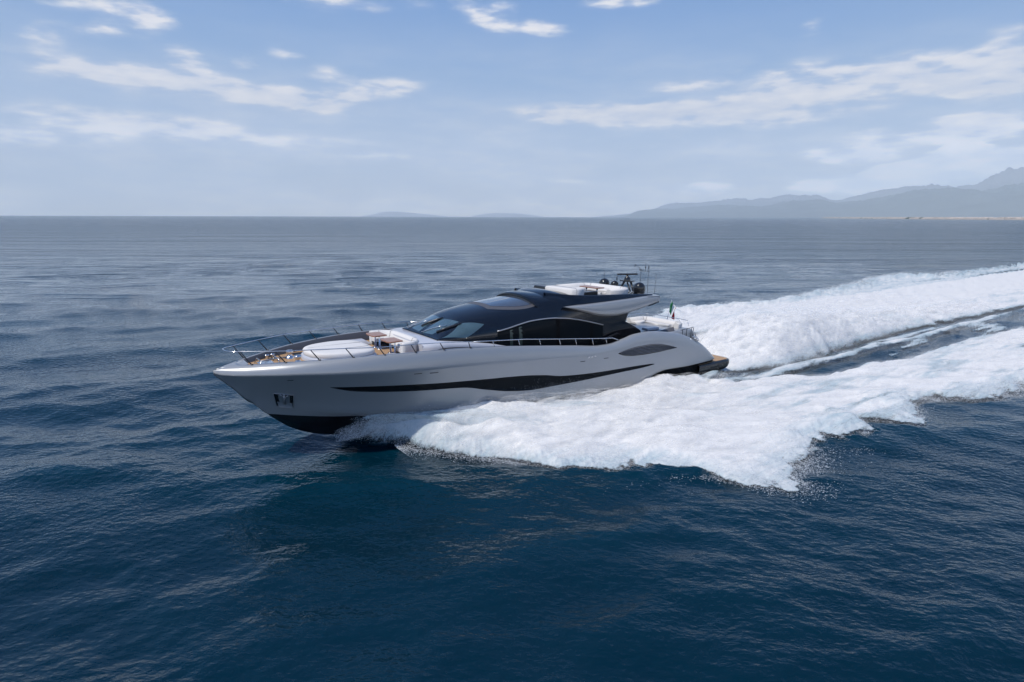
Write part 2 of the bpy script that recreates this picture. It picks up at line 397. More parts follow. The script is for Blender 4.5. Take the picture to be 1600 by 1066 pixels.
# inner bulwark, decks
zd = lambda s: 3.55 + .0175 * np.asarray(s, float)
mbi = MB(); sI = ss_[(ss_ < 30.6) & (ss_ > 3.3)]
zdeck = pchip([30.6, 25, 22.6, 21.5, 19.5, 17, 13, 8, 6, 4.2, 3.3], [4.08, 3.99, 3.92, 3.75, 3.45, 3.15, 2.85, 2.65, 2.3, 1.5, 1.1])
for sgn in (1, -1):
    G = [np.stack([sI, sgn * (yg(sI) - .10), zg(sI) - .015], -1), np.stack([sI, sgn * (yg(sI) - .15), zg(sI) - .06], -1), np.stack([sI, sgn * (np.maximum(yg(sI) - .24, .2)), np.minimum(zdeck(sI), zg(sI) - .08)], -1)]
    mbi.grid(np.array(G))
mbi.build('bulwark', M['bulwark'], yacht)
mbt = MB(); sd = sI[sI > 5.5]
mbt.grid(np.array([np.stack([sd, k * np.maximum(yg(sd) - .22, .2), np.minimum(zdeck(sd), zg(sd) - .10)], -1) for k in np.linspace(-1, 1, 9)]))
mbt.build('teak_deck', M['teak'], yacht)

# swim platform
pl = MB()
def platform_ring(z, grow):
    P = []
    for k in range(0, 13):
        a = k / 12 * math.pi / 2; P.append((1.75 - (.55 + grow) * math.sin(a) , 2.72 + (.55 + grow) * math.cos(a) , z))
    P = [(4.6, 3.27 + grow, z)] + P
    Q = [(x, -y, z_) for x, y, z_ in P[::-1]]
    return P + [(1.15 - grow, 0, z)] + Q
pl.grid(np.array([platform_ring(z, g) for z, g in ((1.10, -.10), (1.10, 0), (1.04, .05), (.85, .06), (.62, -.02), (.40, -.25), (.30, -.6))]))
r0 = platform_ring(1.10, -.10); pl.add(r0, [tuple(range(len(r0)))]); 
swim = pl.build('swim_platform', M['lower'], yacht)
r1 = platform_ring(1.106, -.12); tk = MB(); n = len(r1); tk.add(r1 + [(x, y, 1.125) for x, y, z in r1], [tuple(range(n, 2 * n))] + [(i, (i + 1) % n, n + (i + 1) % n, n + i) for i in range(n)])
tk.build('teak_deck', M['teak'], swim)

# transom block and aft lounge
tb = MB()
sec = [(8.6, 3.1), (6.2, 3.26), (4.6, 3.32), (4.15, 3.26), (3.9, 2.9), (3.45, 2.0), (3.2, 1.45), (3.05, 1.1)]
G = []
for k in (-1, -.96, -.85, -.4, 0, .4, .85, .96, 1):
    G.append([(s, 2.3 * k + (.0), z - (.25 if abs(k) == 1 else (.06 if abs(k) > .95 else 0))) for s, z in sec])
tb.grid(np.array(G))
for sg in (1, -1): tb.grid(np.array([[(s, sg * 2.3, z - .25) for s, z in sec], [(s, sg * 2.3, 1.0) for s, z in sec]]), smooth=False)
tb.build('transom', M['paint'], yacht)
fill = MB()
for sg in (1, -1):
    steps = [(5.2, 2.55), (4.6, 2.2), (4.1, 1.85), (3.6, 1.5)]
    fill = MB(); ys_ = (sg * 2.32, sg * 3.0); pr_ = [(5.5, .9), (5.5, 2.55), (4.9, 2.55), (4.9, 2.2), (4.4, 2.2), (4.4, 1.85), (3.9, 1.85), (3.9, 1.5), (3.4, 1.5), (3.4, .9)]
    k_ = len(pr_); fill.add([(s, y, z) for y in ys_ for s, z in pr_], [tuple(range(k_)), tuple(range(2 * k_ - 1, k_ - 1, -1))] + [(i, (i + 1) % k_, k_ + (i + 1) % k_, k_ + i) for i in range(k_)])
    fill.build('stair', M['lgrey'], yacht)
def sofa_ring(cx, cy0, hw, s_back, s_front, z0, z1, th, name, seat_z, seat_d, nose=.9, back_dir=-1, arms=(1, 1), parent=None, corner=.9, flat=.5):
    """U shaped settee: a padded back that wraps three sides, with a seat inside it."""
    P = []
    sg = back_dir
    def add(x, y): P.append((x, y))
    if arms[0]: add(s_front, -hw)
    n = 10
    for k in range(n + 1):
        a = k / n * math.pi / 2; add(s_back - sg * corner + sg * corner * math.sin(a), -hw + corner - corner * math.cos(a))
    for k in range(n + 1):
        a = k / n * math.pi / 2; add(s_back - sg * corner + sg * corner * math.cos(a), hw - corner + corner * math.sin(a))
    if arms[1]: add(arms[1] if arms[1] != 1 else s_front, hw)
    P = np.array(P); T_ = np.gradient(P, axis=0); T_ /= np.linalg.norm(T_, axis=1)[:, None]
    cen = np.array([(s_back + s_front) / 2 - sg * 0.0, 0]); N = np.stack([-T_[:, 1], T_[:, 0]], -1)
    flip = np.sign(((cen - P) * N).sum(1)); N *= flip[:, None]
    def ring(off, z): 
        Q = P + N * off; return [(x, y + cy0, z) for x, y in Q]
    b = MB()
    G = np.array([ring(0, z0), ring(-.02, z1 - .1), ring(.0, z1 - .03), ring(.06, z1), ring(th - .06, z1), ring(th, z1 - .04), ring(th + .09, seat_z), ring(th + .09, z0)])
    b.grid(G)
    for e in (0, -1): b.add([tuple(G[i][e]) for i in range(8)], [tuple(range(8))])
    o = b.build(name, M['white'], parent or yacht)
    c = MB(); G = np.array([ring(th + .03, seat_z - .16), ring(th + .03, seat_z), ring(th + seat_d - .05, seat_z), ring(th + seat_d, seat_z - .05), ring(th + seat_d, seat_z - .16)])
    c.grid(G)
    for e in (0, -1): c.add([tuple(G[i][e]) for i in range(5)], [tuple(range(5))])
    c.build('seat_cushion', M['white'], o)
    d = MB(); G = np.array([ring(th + .02, z0), ring(th + .02, seat_z - .17), ring(th + seat_d - .1, seat_z - .17), ring(th + seat_d - .1, z0)]); d.grid(G)
    for e in (0, -1): d.add([tuple(G[i][e]) for i in range(4)], [tuple(range(4))])
    d.build('plinth', M['trim'], o)
    # seams of the back cushions
    for k in range(3, len(P) - 2, 5):
        p = P[k]; q = N[k]; sm = MB()
        sm.tube([(p[0] - q[0] * .025, p[1] + cy0 - q[1] * .025, z0 + .05), (p[0] - q[0] * .028, p[1] + cy0 - q[1] * .028, z1 - .08), (p[0] + q[0] * .06, p[1] + cy0 + q[1] * .06, z1 + .004), (p[0] + q[0] * th, p[1] + cy0 + q[1] * th, z1 + .002), (p[0] + q[0] * (th + .095), p[1] + cy0 + q[1] * (th + .095), seat_z + .02)], .008, 5)
        sm.build('seam', M['bulwark'], o)
    return o
aft = sofa_ring(0, 0, 1.75, 4.25, 6.0, 3.3, 3.62, .3, 'aft_sofa', 3.42, .5, back_dir=-1, corner=.6, arms=(1, 5.0))
rl = MB(); zr = 3.74
rl.tube([(5.9, -1.98, 3.35), (5.7, -1.98, zr - .02), (5.3, -1.98, zr), (4.5, -1.95, zr), (4.15, -1.7, zr), (4.02, -1.2, zr), (4.0, 0, zr), (4.02, 1.2, zr), (4.1, 1.75, zr), (4.2, 1.95, zr - .3)], .022, 6)
for x, y in ((4.6, -1.96), (4.03, -1.1), (4.0, 0), (4.03, 1.1)): rl.tube([(x, y, 3.3), (x, y, zr)], .018, 6)
rl.build('aft_rail', M['steel'], yacht)
lk = MB(); lk.box((6.6, .9, 3.34), (1.1, .5, .16)); lk.build('locker', M['lgrey'], yacht, bevel=.04)
dk = MB(); dk.grid(np.array([[(7.3, 1.55, 3.2), (6.4, 1.6, 3.32), (5.7, 1.62, 3.34)], [(7.3, 1.95, 3.12), (6.4, 1.95, 3.3), (5.6, 1.9, 3.5)], [(7.3, 2.15, 3.05), (6.4, 2.12, 3.1), (5.7, 2.1, 3.2)]])); dk.build('folded_cover', M['bulwark'], yacht)
pr = MB()
for s_ in (5.3, 4.9, 4.45, 4.25): pr.tube([(s_, 2.35, 2.7), (s_ - .05, 2.35, 3.35)], .022, 6)
pr.tube([(5.45, 2.35, 3.33), (4.2, 2.35, 3.40)], .02, 6)
pr.build('stair_rail', M['dsteel'], yacht)
for k in range(5):
    lv = MB(); lv.grid(np.array([[(3.95 - t * .75, 1.55 + k * .17, 3.0 - t * 1.5 + .02), (3.95 - t * .75, 1.62 + k * .17, 3.06 - t * 1.5)] for t in np.linspace(0, 1, 6)])); lv.build('transom_trim', M['lgrey'], yacht)
for sg in (1, -1):
    c = MB(); c.box((5.05, sg * 3.2, 2.85), (.62, .20, .04), ry=-.42); c.tube([(5.35, sg * 3.2, 2.98), (5.3, sg * 3.2, 3.08), (4.8, sg * 3.2, 2.86), (4.75, sg * 3.2, 2.73)], .03, 6); c.tube([(5.2, sg * 3.2, 2.92), (5.15, sg * 3.2, 3.02)], .04, 6)
    c.build('mooring_cleat', M['steel'], yacht)

# ---------------------------------------------------------------- superstructure
ybf = pchip([22.45, 22.2, 21.5, 20.5, 19, 17, 14, 9], [1.86, 1.98, 2.16, 2.32, 2.44, 2.5, 2.52, 2.48])
zbf = pchip([22.45, 21, 19, 9], [4.60, 4.50, 4.45, 4.4])
ztf = pchip([22.45, 22.1, 21.5, 20.4, 19.4, 18.2, 16.9, 16.1, 15.6, 15.1, 14.6, 13, 9], [4.61, 4.82, 5.10, 5.56, 5.76, 5.90, 6.03, 6.16, 6.30, 6.36, 6.30, 6.04, 5.84])
nef = pchip([22.45, 21, 19, 16.5, 15, 13, 9], [2.3, 2.35, 2.3, 2.4, 3.0, 5.0, 6.0])
def ghp(s, t):
    """outer skin of the superstructure; t 0 at the side belt, 1 at the roof centre"""
    y0, z0, z1, n = ybf(s), zbf(s), ztf(s), nef(s)
    a = t * math.pi / 2; c, q = np.cos(a), np.sin(a)
    return y0 * np.abs(c) ** (2 / n), z0 + (z1 - z0) * np.abs(q) ** (2 / n)
send = pchip([3.0, 3.5, 3.74, 4.0, 4.25, 4.57, 4.8, 4.94, 5.1, 5.3, 5.5, 7], [9.1, 9.15, 9.26, 9.7, 10.25, 10.75, 10.5, 10.0, 9.3, 8.9, 8.8, 8.8])
tt = np.concatenate([[0], np.linspace(.02, 1, 40)])
U = np.concatenate([[0, .004, .01, .018, .03], np.linspace(.045, 1, 75)])
mg = MB()
for sg in (1, -1):
    G = []
    for z in (3.0, 3.4, 3.74, 4.0, 4.25, 4.38):
        s1 = float(send(z)); S = 22.45 + (s1 - 22.45) * U; G.append(np.stack([S, sg * (ybf(S) + .0 * S), z + (zbf(S) - 4.4) * (z - 3) / 1.4], -1))
    for t in tt:
        z9 = float(ghp(10., t)[1]); s1 = float(send(z9)); S = 22.45 + (s1 - 22.45) * U; y, z = ghp(S, t)
        G.append(np.stack([S, sg * y, z], -1))
    mg.grid(np.array(G))
mg.box((10.9, 0, 4.2), (.06, 4.6, 2.4))
mg.build('superstructure', M['black'], yacht)
# fly deck slab, underside of the overhang
fd = MB()
fd.prism([(13.9, -2.2), (13.9, 2.2), (10, 2.5), (8.3, 2.62), (7.8, 1.6), (7.7, 0), (7.8, -1.6), (8.3, -2.62), (10, -2.5)], lambda x, y: 5.25 + (x - 9) * .03, lambda x, y: 5.80 + (x - 9) * .052)
fd.build('upper_deck', M['trim'], yacht)
# coaming band
cb = MB()
for sg in (1, -1):
    s3 = np.linspace(15.6, 8.5, 30); zt = np.interp(s3, [8.5, 10.3, 12.3, 13.3, 14.5, 15.6], [5.85, 5.97, 6.06, 6.09, 6.17, 6.30])
    yo = np.interp(s3, [8.5, 12, 14, 15.6], [2.72, 2.66, 2.42, 1.5]); 
    cb.grid(np.array([np.stack([s3, sg * (yo + .12), zt - .55], -1), np.stack([s3, sg * (yo - .05), zt - .12], -1), np.stack([s3, sg * (yo - .15), zt], -1), np.stack([s3, sg * (yo - .24), zt], -1), np.stack([s3, sg * (yo - .26), zt - .5], -1)]))
cb.build('coaming', M['black'], yacht)
# grey wings each side of the upper deck, joined across the stern
wz1 = pchip([15.15, 13.44, 11.76, 10, 9.35, 8.32], [5.64, 5.68, 5.73, 5.77, 5.79, 5.77])
wz0 = pchip([15.15, 14.5, 14.12, 12.94, 11.72, 10.71, 9.42, 8.4], [5.60, 5.43, 5.32, 5.0, 4.87, 4.93, 5.14, 5.34])
wy = pchip([15.15, 14.6, 14, 13, 11, 8.3], [2.58, 2.78, 2.88, 2.97, 3.02, 3.0])
for sg in (1, -1):
    wg = MB(); s4 = np.linspace(15.15, 8.32, 46); a, b, y = wz1(s4), wz0(s4), wy(s4); h = a - b
    yi = np.minimum(2.42, y - .1)
    def rw(yy, zz): return np.stack([s4, sg * yy, zz], -1)
    G = np.array([rw(yi, a - .01), rw(y - .10, a), rw(y - .02, a - .02 * 1), rw(y + .0, a - .06 * np.minimum(1, h / .3)), rw(y + .02, a - h * .5), rw(y - .01, b + h * .26), rw(y - .07, b + h * .12), rw(y - .26, b), rw(yi, b + .03)])
    wg.grid(G); wg.add([tuple(G[i][-1]) for i in range(9)], [tuple(range(9))])
    wg.build('side_wing', M['paint'], yacht)
lp = MB()
ys = np.linspace(-3.0, 3.0, 25); se = 8.32 - .75 * (1 - (ys / 3.0) ** 2) ** .7
lp.grid(np.array([np.stack([se + 1.0, ys, 0 * ys + 5.80], -1), np.stack([se + .05, ys, 0 * ys + 5.775], -1), np.stack([se, ys, 0 * ys + 5.74], -1), np.stack([se + .02, ys, 0 * ys + 5.40], -1), np.stack([se + .9, ys, 0 * ys + 5.22], -1)]))
lp.build('aft_lip', M['paint'], yacht)

# patches laid on the superstructure skin
def patch(name, corners, mat, off=.006, n=14, parent=None, bulge=(0, 0, 0, 0), wide=0.):
    """corners (s, t) in order; edges may bow by bulge"""
    (a, b, c, d) = [np.array(q, float) for q in corners]; G = []
    for i in range(n + 1):
        row = []
        for j in range(n + 1):
            u, v = i / n, j / n
            p = (1 - u) * (1 - v) * a + u * (1 - v) * b + u * v * c + (1 - u) * v * d
            p = p + np.array([0, 1]) * (bulge[0] * 4 * u * (1 - u) * (1 - v) + bulge[2] * 4 * u * (1 - u) * v)
            p = p + np.array([1, 0]) * (bulge[1] * 4 * v * (1 - v) * u + bulge[3] * 4 * v * (1 - v) * (1 - u))
            p[1] += wide * 4 * v * (1 - v) * (2 * u - 1)
            s, t = p; sg = 1 if t < 1 else -1; tq = t if t <= 1 else 2 - t
            y, z = ghp(s, tq); e = .01
            t2 = min(max(tq, .01), .99); y1, z1 = ghp(s, t2 - e); y2, z2 = ghp(s, t2 + e); ya, za = ghp(s - .02, tq); yb_, zb_ = ghp(s + .02, tq)
            du = Vector((.04, yb_ - ya, zb_ - za)); dv = Vector((0, y2 - y1, z2 - z1)); N = du.cross(dv)
            if N.length < 1e-9: N = Vector((0, 0, 1))
            N.normalize()
            if N.z < 0 and abs(N.z) > .05 or (abs(N.z) <= .05 and N.y < 0): N = -N
            row.append((s + N.x * off, sg * (y + N.y * off), z + N.z * off))
        G.append(row)
    b_ = MB(); b_.grid(np.array(G)); return b_.build(name, mat, parent or yacht)
for q in (lambda t: t, lambda t: 2 - t):
    patch('windscreen_pane', [(22.22, q(.20)), (21.1, q(.04)), (19.95, q(.33)), (21.0, q(.57))], M['pane'])
    patch('windscreen_pane', [(22.28, q(.66)), (22.36, q(.965)), (21.18, q(.975)), (20.95, q(.62))], M['pane'])
sf = patch('sunroof_frame', [(19.15, .72), (19.15, 1.28), (16.42, 1.46), (16.42, .54)], M['bulwark'], .006, 18, wide=.09)
patch('sunroof_glass', [(18.8, .79), (18.8, 1.21), (16.55, 1.40), (16.55, .60)], M['roofglass'], .016, 18, sf, wide=.07)
hd_ = MB(); G = []
for t in np.linspace(.47, 1.53, 31):
    row = []; tq = t if t <= 1 else 2 - t; sg = 1 if t <= 1 else -1; ed = math.sin((t - .47) / 1.06 * math.pi) ** .35
    for s, o_ in ((16.55, .0), (16.62, .14), (16.5, .17), (16.2, .16), (15.9, .10), (15.6, -.01)):
        y, z = ghp(s + .25 * ed - .1, tq); row.append((s + .25 * ed - .1, sg * (float(y) + o_ * ed * .3 * (1 - tq)), float(z) + (o_ * ed)))
    G.append(row)
hd_.grid(np.array(G)); hd_.build('sunroof_hood', M['black'], yacht)
def on_skin(s, t, off=.02):
    tq = t if t <= 1 else 2 - t; sg = 1 if t <= 1 else -1; y, z = ghp(s, tq); return (s, sg * (float(y)), float(z) + off)
for path in ([(22.4, 1.48), (22.1, 1.36), (21.8, 1.24), (21.5, 1.10)], [(22.4, .965), (22.1, .88), (21.8, .79), (21.5, .69)]):
    wp = MB(); wp.tube([on_skin(s, t, .05) for s, t in path], .022, 6); wo_ = wp.build('wiper_arm', M['steel'], yacht)
for path in ([(22.06, 1.12), (21.7, 1.06), (21.4, 1.01), (21.15, .97)], [(22.1, .64), (21.7, .60), (21.3, .56), (20.95, .53)]):
    wp = MB(); wp.tube([on_skin(s, t, .045) for s, t in path], [.05, .06, .06, .03], 6); wp.build('wiper_blade', M['dsteel'], yacht)

# silver arches over the side windows
ARCH = [(19.37, 4.75), (18.71, 4.84), (18.04, 4.96), (17.18, 5.07), (16.14, 5.10), (15.21, 5.03), (14.23, 4.87), (13.27, 4.64), (12.34, 4.39)]
def skin_y(s, z):
    n = float(nef(s)); y0 = float(ybf(s)); z0 = float(zbf(s)); z1 = float(ztf(s))
    f = min(max((z - z0) / (z1 - z0), 0), 1); return y0 * (1 - f ** n) ** (1 / n)
af = pchip([p[0] for p in ARCH], [p[1] for p in ARCH])
for sg in (1, -1):
    S = np.linspace(19.37, 12.34, 40); a = MB()
    a.tube([(s, sg * (skin_y(s, float(af(s))) + .012), float(af(s))) for s in S], .032, 6); a.build('window_arch', M['silver'], yacht)
    g = MB(); G = []
    for s in S:
        zt_ = float(af(s)) - .03; G.append([(s, sg * (skin_y(s, z) + .006), z) for z in np.linspace(zt_, 3.25, 10)])
    g.grid(np.array(G)); gw = g.build('side_window', M['glass'], yacht)
    for s in (15.6, 13.2):
        mu = MB(); mu.grid(np.array([[(s + d, sg * (skin_y(s, z) + .012), z) for z in np.linspace(float(af(s)) - .05, 3.25, 8)] for d in (-.12, .12)])); mu.build('mullion', M['seal'], gw)
    for s in (18.55, 18.0):
        cu = MB(); cu.grid(np.array([[(s + d, sg * (skin_y(s, z) + .009), z) for z in np.linspace(float(af(s)) - .12, 3.4, 8)] for d in (-.10, .10)])); cu.build('curtain', M['curtain'], gw)
    # dark fairing behind the side window
    f = MB(); f.add([(12.5, sg * 2.54, 3.55), (11.9, sg * 2.62, 3.75), (11.35, sg * 2.62, 3.86), (11.0, sg * 2.54, 3.78), (11.5, sg * 2.54, 3.7), (12.1, sg * 2.54, 3.5)], [(0, 1, 2, 3, 4, 5)]); f.build('door_fairing', M['bulwark'], yacht)

# grey coach roof round the windscreen foot
cr = MB()
zc_ = lambda s: np.interp(s, [18.6, 19.6, 21, 22.4, 23.3], [3.95, 4.16, 4.40, 4.55, 4.50])
S = np.linspace(23.35, 18.6, 30)
for sg in (1, -1):
    yo = np.interp(S, [18.6, 20.5, 22.4, 23.0, 23.35], [2.52, 2.58, 2.50, 2.38, 2.15])
    zc2 = zc_(S)
    cr.grid(np.array([np.stack([S, sg * np.interp(S, [18.6, 22.2, 22.3, 23.35], [2.3, 1.7, 0, 0]), zc2 + .01], -1), np.stack([S, sg * (yo - .18), zc2], -1), np.stack([S, sg * (yo - .05), zc2 - .05], -1), np.stack([S, sg * yo, zc2 - .18], -1), np.stack([S, sg * (yo + .02), 0 * S + 3.3], -1)]))
cr.grid(np.array([[(23.35, y, z) for y in np.linspace(-2.15, 2.15, 8)] for z in (4.50, 3.9)]))
cr.build('coach_roof', M['lgrey'], yacht)
for sg in (1, -1):
    g = MB(); G = []
    for s in np.linspace(22.9, 19.8, 14):
        k = math.sin((s - 19.8) / 3.1 * math.pi) ** .5; zm = zc_(s) - .30; yo = np.interp(s, [18.6, 20.5, 22.4, 23.0], [2.54, 2.60, 2.52, 2.40])
        G.append([(s, sg * (yo + .016), zm + .10 * k), (s, sg * (yo + .026), zm - .10 * k)])
    g.grid(np.array(G)); g.build('painted_slot', M['bulwark'], yacht)  # recess slot drawn as a dark strip, its shade put into the colour

# ---------------------------------------------------------------- foredeck
ZD = 4.0
pad = MB()
def pad_poly(g, bulgex=0):
    P = []
    K = [(25.12, 0), (25.17, .8), (25.35, 1.28), (25.8, 1.50), (26.3, 1.54), (27.0, 1.40), (27.6, 1.1), (27.97, .62), (28.08, 0)]
    fx = pchip(range(9), [k[0] for k in K]); fy = pchip(range(9), [k[1] for k in K])
    for u in np.linspace(0, 8, 33): P.append((26.6 + (float(fx(u)) - 26.6) * (1 + g / 1.7), float(fy(u)) * (1 + g / 1.85)))
    return P + [(x, -y) for x, y in P[-2:0:-1]]
def ringz(g, z): return [(x, y, z + (x - 26.6) * .017) for x, y in pad_poly(g)]
G = np.array([ringz(.12, 3.95), ringz(.12, 4.12), ringz(.05, 4.19), ringz(-.02, 4.20)])
pad.grid(G, cv=True); pb = pad.build('sunpad_base', M['lgrey'], yacht)
pad = MB(); G = np.array([ringz(-.03, 4.20), ringz(0.0, 4.24), ringz(0.0, 4.36), ringz(-.06, 4.42), ringz(-.3, 4.43), ringz(-.9, 4.44), ringz(-1.6, 4.44)])
pad.grid(G, cv=True); pad.add(G[-1], [tuple(range(len(G[-1])))]); sp_ = pad.build('sunpad_cushion', M['white'], pb)
for y in (-.5, .5): sm = MB(); sm.tube([(25.3, y, 4.42), (26.6, y, 4.44), (27.8, y * .8, 4.45)], .007, 5); sm.build('seam', M['bulwark'], sp_)
# low grey moulding aft of the pad on each side
for sg in (1, -1):
    m_ = MB(); G = []
    for s in np.linspace(27.6, 24.3, 16):
        yo = min(float(yg(s)) - .38, 2.42); yi = max(yo - .8, .9); k = min(1, (27.7 - s) * 1.2, (s - 24.2) * 4)
        G.append([(s, sg * yi, 4.0), (s, sg * (yi + .05), 4.0 + .2 * k), (s, sg * (yo - .12), 4.0 + .22 * k), (s, sg * (yo - .03), 4.0 + .15 * k), (s, sg * yo, 3.98)])
    m_.grid(np.array(G)); m_.build('deck_moulding', M['lgrey'], yacht)
sofa = sofa_ring(0, 0, 1.92, 23.08, 24.25, 3.95, 4.64, .22, 'bow_sofa', 4.34, .55, back_dir=-1, corner=1.0)
for (cx, cy, rz) in ((24.38, -.72, .1), (24.36, 1.0, -.05)):
    tb_ = bpy.data.objects.new('deck_table', None); col.objects.link(tb_); tb_.parent = yacht; tb_.location = (cx, cy, 3.98)
    a = MB(); a.prism([(-.36, -.48), (.30, -.54), (.38, -.3), (.38, .3), (.30, .54), (-.36, .48)], .64, .70); a.build('tabletop', M['wood'], tb_, bevel=.02)
    for yy in (-.25, .25): a = MB(); a.lathe((-.05, yy, 0), [(.14, 0), (.13, .03), (.04, .035), (.04, .64)], 14); a.build('pedestal', M['steel'], tb_)
# bow gear
for sg in (1, -1):
    wl = MB(); wl.lathe((28.55, sg * .62, 4.04), [(.22, 0), (.22, .05), (.13, .10), (.10, .16), (.10, .22), (.16, .27), (.17, .34), (.12, .38), (.001, .39)], 20); wl.build('windlass', M['steel'], yacht)
    ch = MB(); ch.tube([(28.75, sg * .60, 4.12), (29.4, sg * .45, 4.14), (29.95, sg * .30, 4.13)], .035, 6); ch.build('anchor_chain', M['galv'], yacht)
    
    for bx_, by_ in ((29.2, 1.02), (29.45, .95)): ca_ = MB(); ca_.lathe((bx_, sg * by_, 4.06), [(.07, 0), (.07, .12), (.10, .15), (.10, .2), (.001, .21)], 12); ca_.build('bollard', M['steel'], yacht)
hb = MB(); hb.box((29.75, 0, 4.10), (.6, .5, .08)); hb.tube([(29.3, -.45, 4.08), (29.3, -.45, 4.3), (29.3, .45, 4.3), (29.3, .45, 4.08)], .02, 6); hb.tube([(30.1, -.4, 4.08), (30.0, -.4, 4.28), (30.0, .4, 4.28), (30.1, .4, 4.08)], .02, 6)
hb.build('chain_guide', M['steel'], yacht)
ht = MB(); ht.box((28.0, -1.25, 4.06), (.5, .5, .03)); ht.build('deck_hatch', M['trim'], yacht, bevel=.01)

# bow rail with raked stanchions
RS = [(30.44, 30.84, .72, 4.87), (29.27, 29.66, 1.44, 4.865), (28.05, 28.40, 2.02, 4.87), (26.76, 27.08, 2.48, 4.85), (25.5, 25.76, 2.83, 4.80), (24.15, 24.36, 3.07, 4.79), (22.8, 23.0, 3.2, 4.73), (21.45, 21.54, 3.25, 4.60)]
rail = MB(); pts = []
side = [(21.3, 3.26, 4.60)] + [(t, b, z + .01) for (_, t, b, z) in RS[::-1]][1:] + [(31.05, .60, 4.88), (31.25, .38, 4.885), (31.34, .14, 4.89)]
full = side + [(x, -y, z) for x, y, z in side[::-1]]
fP = np.array(full); u = np.arange(len(fP)); fs = [pchip(u, fP[:, i]) for i in range(3)]
uu = np.linspace(0, len(fP) - 1, 160); rail.tube([(float(fs[0](q)), float(fs[1](q)), float(fs[2](q))) for q in uu], .019, 8)
aftr = [(21.3, 3.26, 4.60), (18.38, 3.27, 4.39), (16.09, 3.27, 4.14), (13.35, 3.25, 3.85), (12.3, 3.25, 3.76), (11.95, 3.25, 3.64), (11.8, 3.26, 3.56)]
for sg in (1, -1): rail.tube([(x, sg * y, z) for x, y, z in aftr], .022, 8)
railo = rail.build('guard_rail', M['steel'], yacht)
for (sb, st_, b, z) in RS:
    for sg in (1, -1):
        q = MB(); zb_ = float(zg(sb)); q.tube([(sb, sg * b, zb_ - .02), (st_, sg * (b - .02), z)], [.026, .019], 8); q.lathe((sb, sg * b, zb_), [(.055, 0), (.05, .03), (.001, .035)], 10); q.build('stanchion', M['dsteel'], railo)
for sb in (20.1, 18.6, 17.3, 16.0, 14.9, 13.7, 12.7):
    for sg in (1, -1):
        q = MB(); zb_ = float(zg(sb)); za = float(np.interp(sb + .12, [p[0] for p in aftr[::-1]], [p[2] for p in aftr[::-1]]))
        q.tube([(sb, sg * 3.25, zb_ - .02), (sb + .12, sg * 3.25, za)], .018, 6); q.build('stanchion', M['steel'], railo)

# ---------------------------------------------------------------- hull details
def skin_pt(s, z, sg=1, off=.0): return (s, sg * (float(side_y(s, z)) + off), z)
# engine-room louvre
VT = [(12.05, 2.90), (11.4, 3.03), (10.6, 3.10), (9.7, 3.11), (8.8, 3.05), (7.9, 2.86), (7.1, 2.62)]
VB = [(12.05, 2.89), (11.7, 2.74), (10.9, 2.60), (9.7, 2.54), (8.8, 2.54), (7.9, 2.58), (7.1, 2.61)]
vtf = pchip([p[0] for p in VT], [p[1] for p in VT]); vbf = pchip([p[0] for p in VB], [p[1] for p in VB])
for sg in (1, -1):
    v = MB(); v.grid(np.array([[skin_pt(s, z, sg, .004) for z in np.linspace(float(vtf(s)), float(vbf(s)), 5)] for s in np.linspace(12.05, 7.1, 30)])); vo = v.build('engine_vent', M['lower'], yacht)  # recess shade painted as a black panel on the skin behind the slats
    for k in range(6):
        f0, f1 = (k + .3) / 6.6, (k + .78) / 6.6; v = MB(); G = []
        for s in np.linspace(11.9, 7.3, 26):
            a, b = float(vtf(s)), float(vbf(s)); z0 = a + (b - a) * f0; z1 = a + (b - a) * f1; G.append([skin_pt(s, z0, sg, .01), skin_pt(s, (z0 + z1) / 2, sg, .045), skin_pt(s, z1, sg, .05), skin_pt(s, z1, sg, .005)])
        v.grid(np.array(G)); v.build('louvre', M['slat'], vo)
for (s, z, L) in ((24.15, 3.49, .36), (23.4, 3.44, .40), (14.66, 2.80, .34), (12.96, 2.75, .34), (29.2, 3.62, .22)):
    for sg in (1, -1):
        q = MB(); G = [[skin_pt(s + d, z + e + d * .03, sg, .007) for e in (.018, -.018)] for d in np.linspace(-L / 2, L / 2, 4)]
        q.grid(np.array(G)); q.build('drain_slot', M['trim'], yacht)
for sg in (1, -1):
    for k in range(3): q = MB(); q.box(skin_pt(14.25 - k * .22, 2.97, sg, .012), (.10, .02, .05)); q.build('badge', M['steel'], yacht)
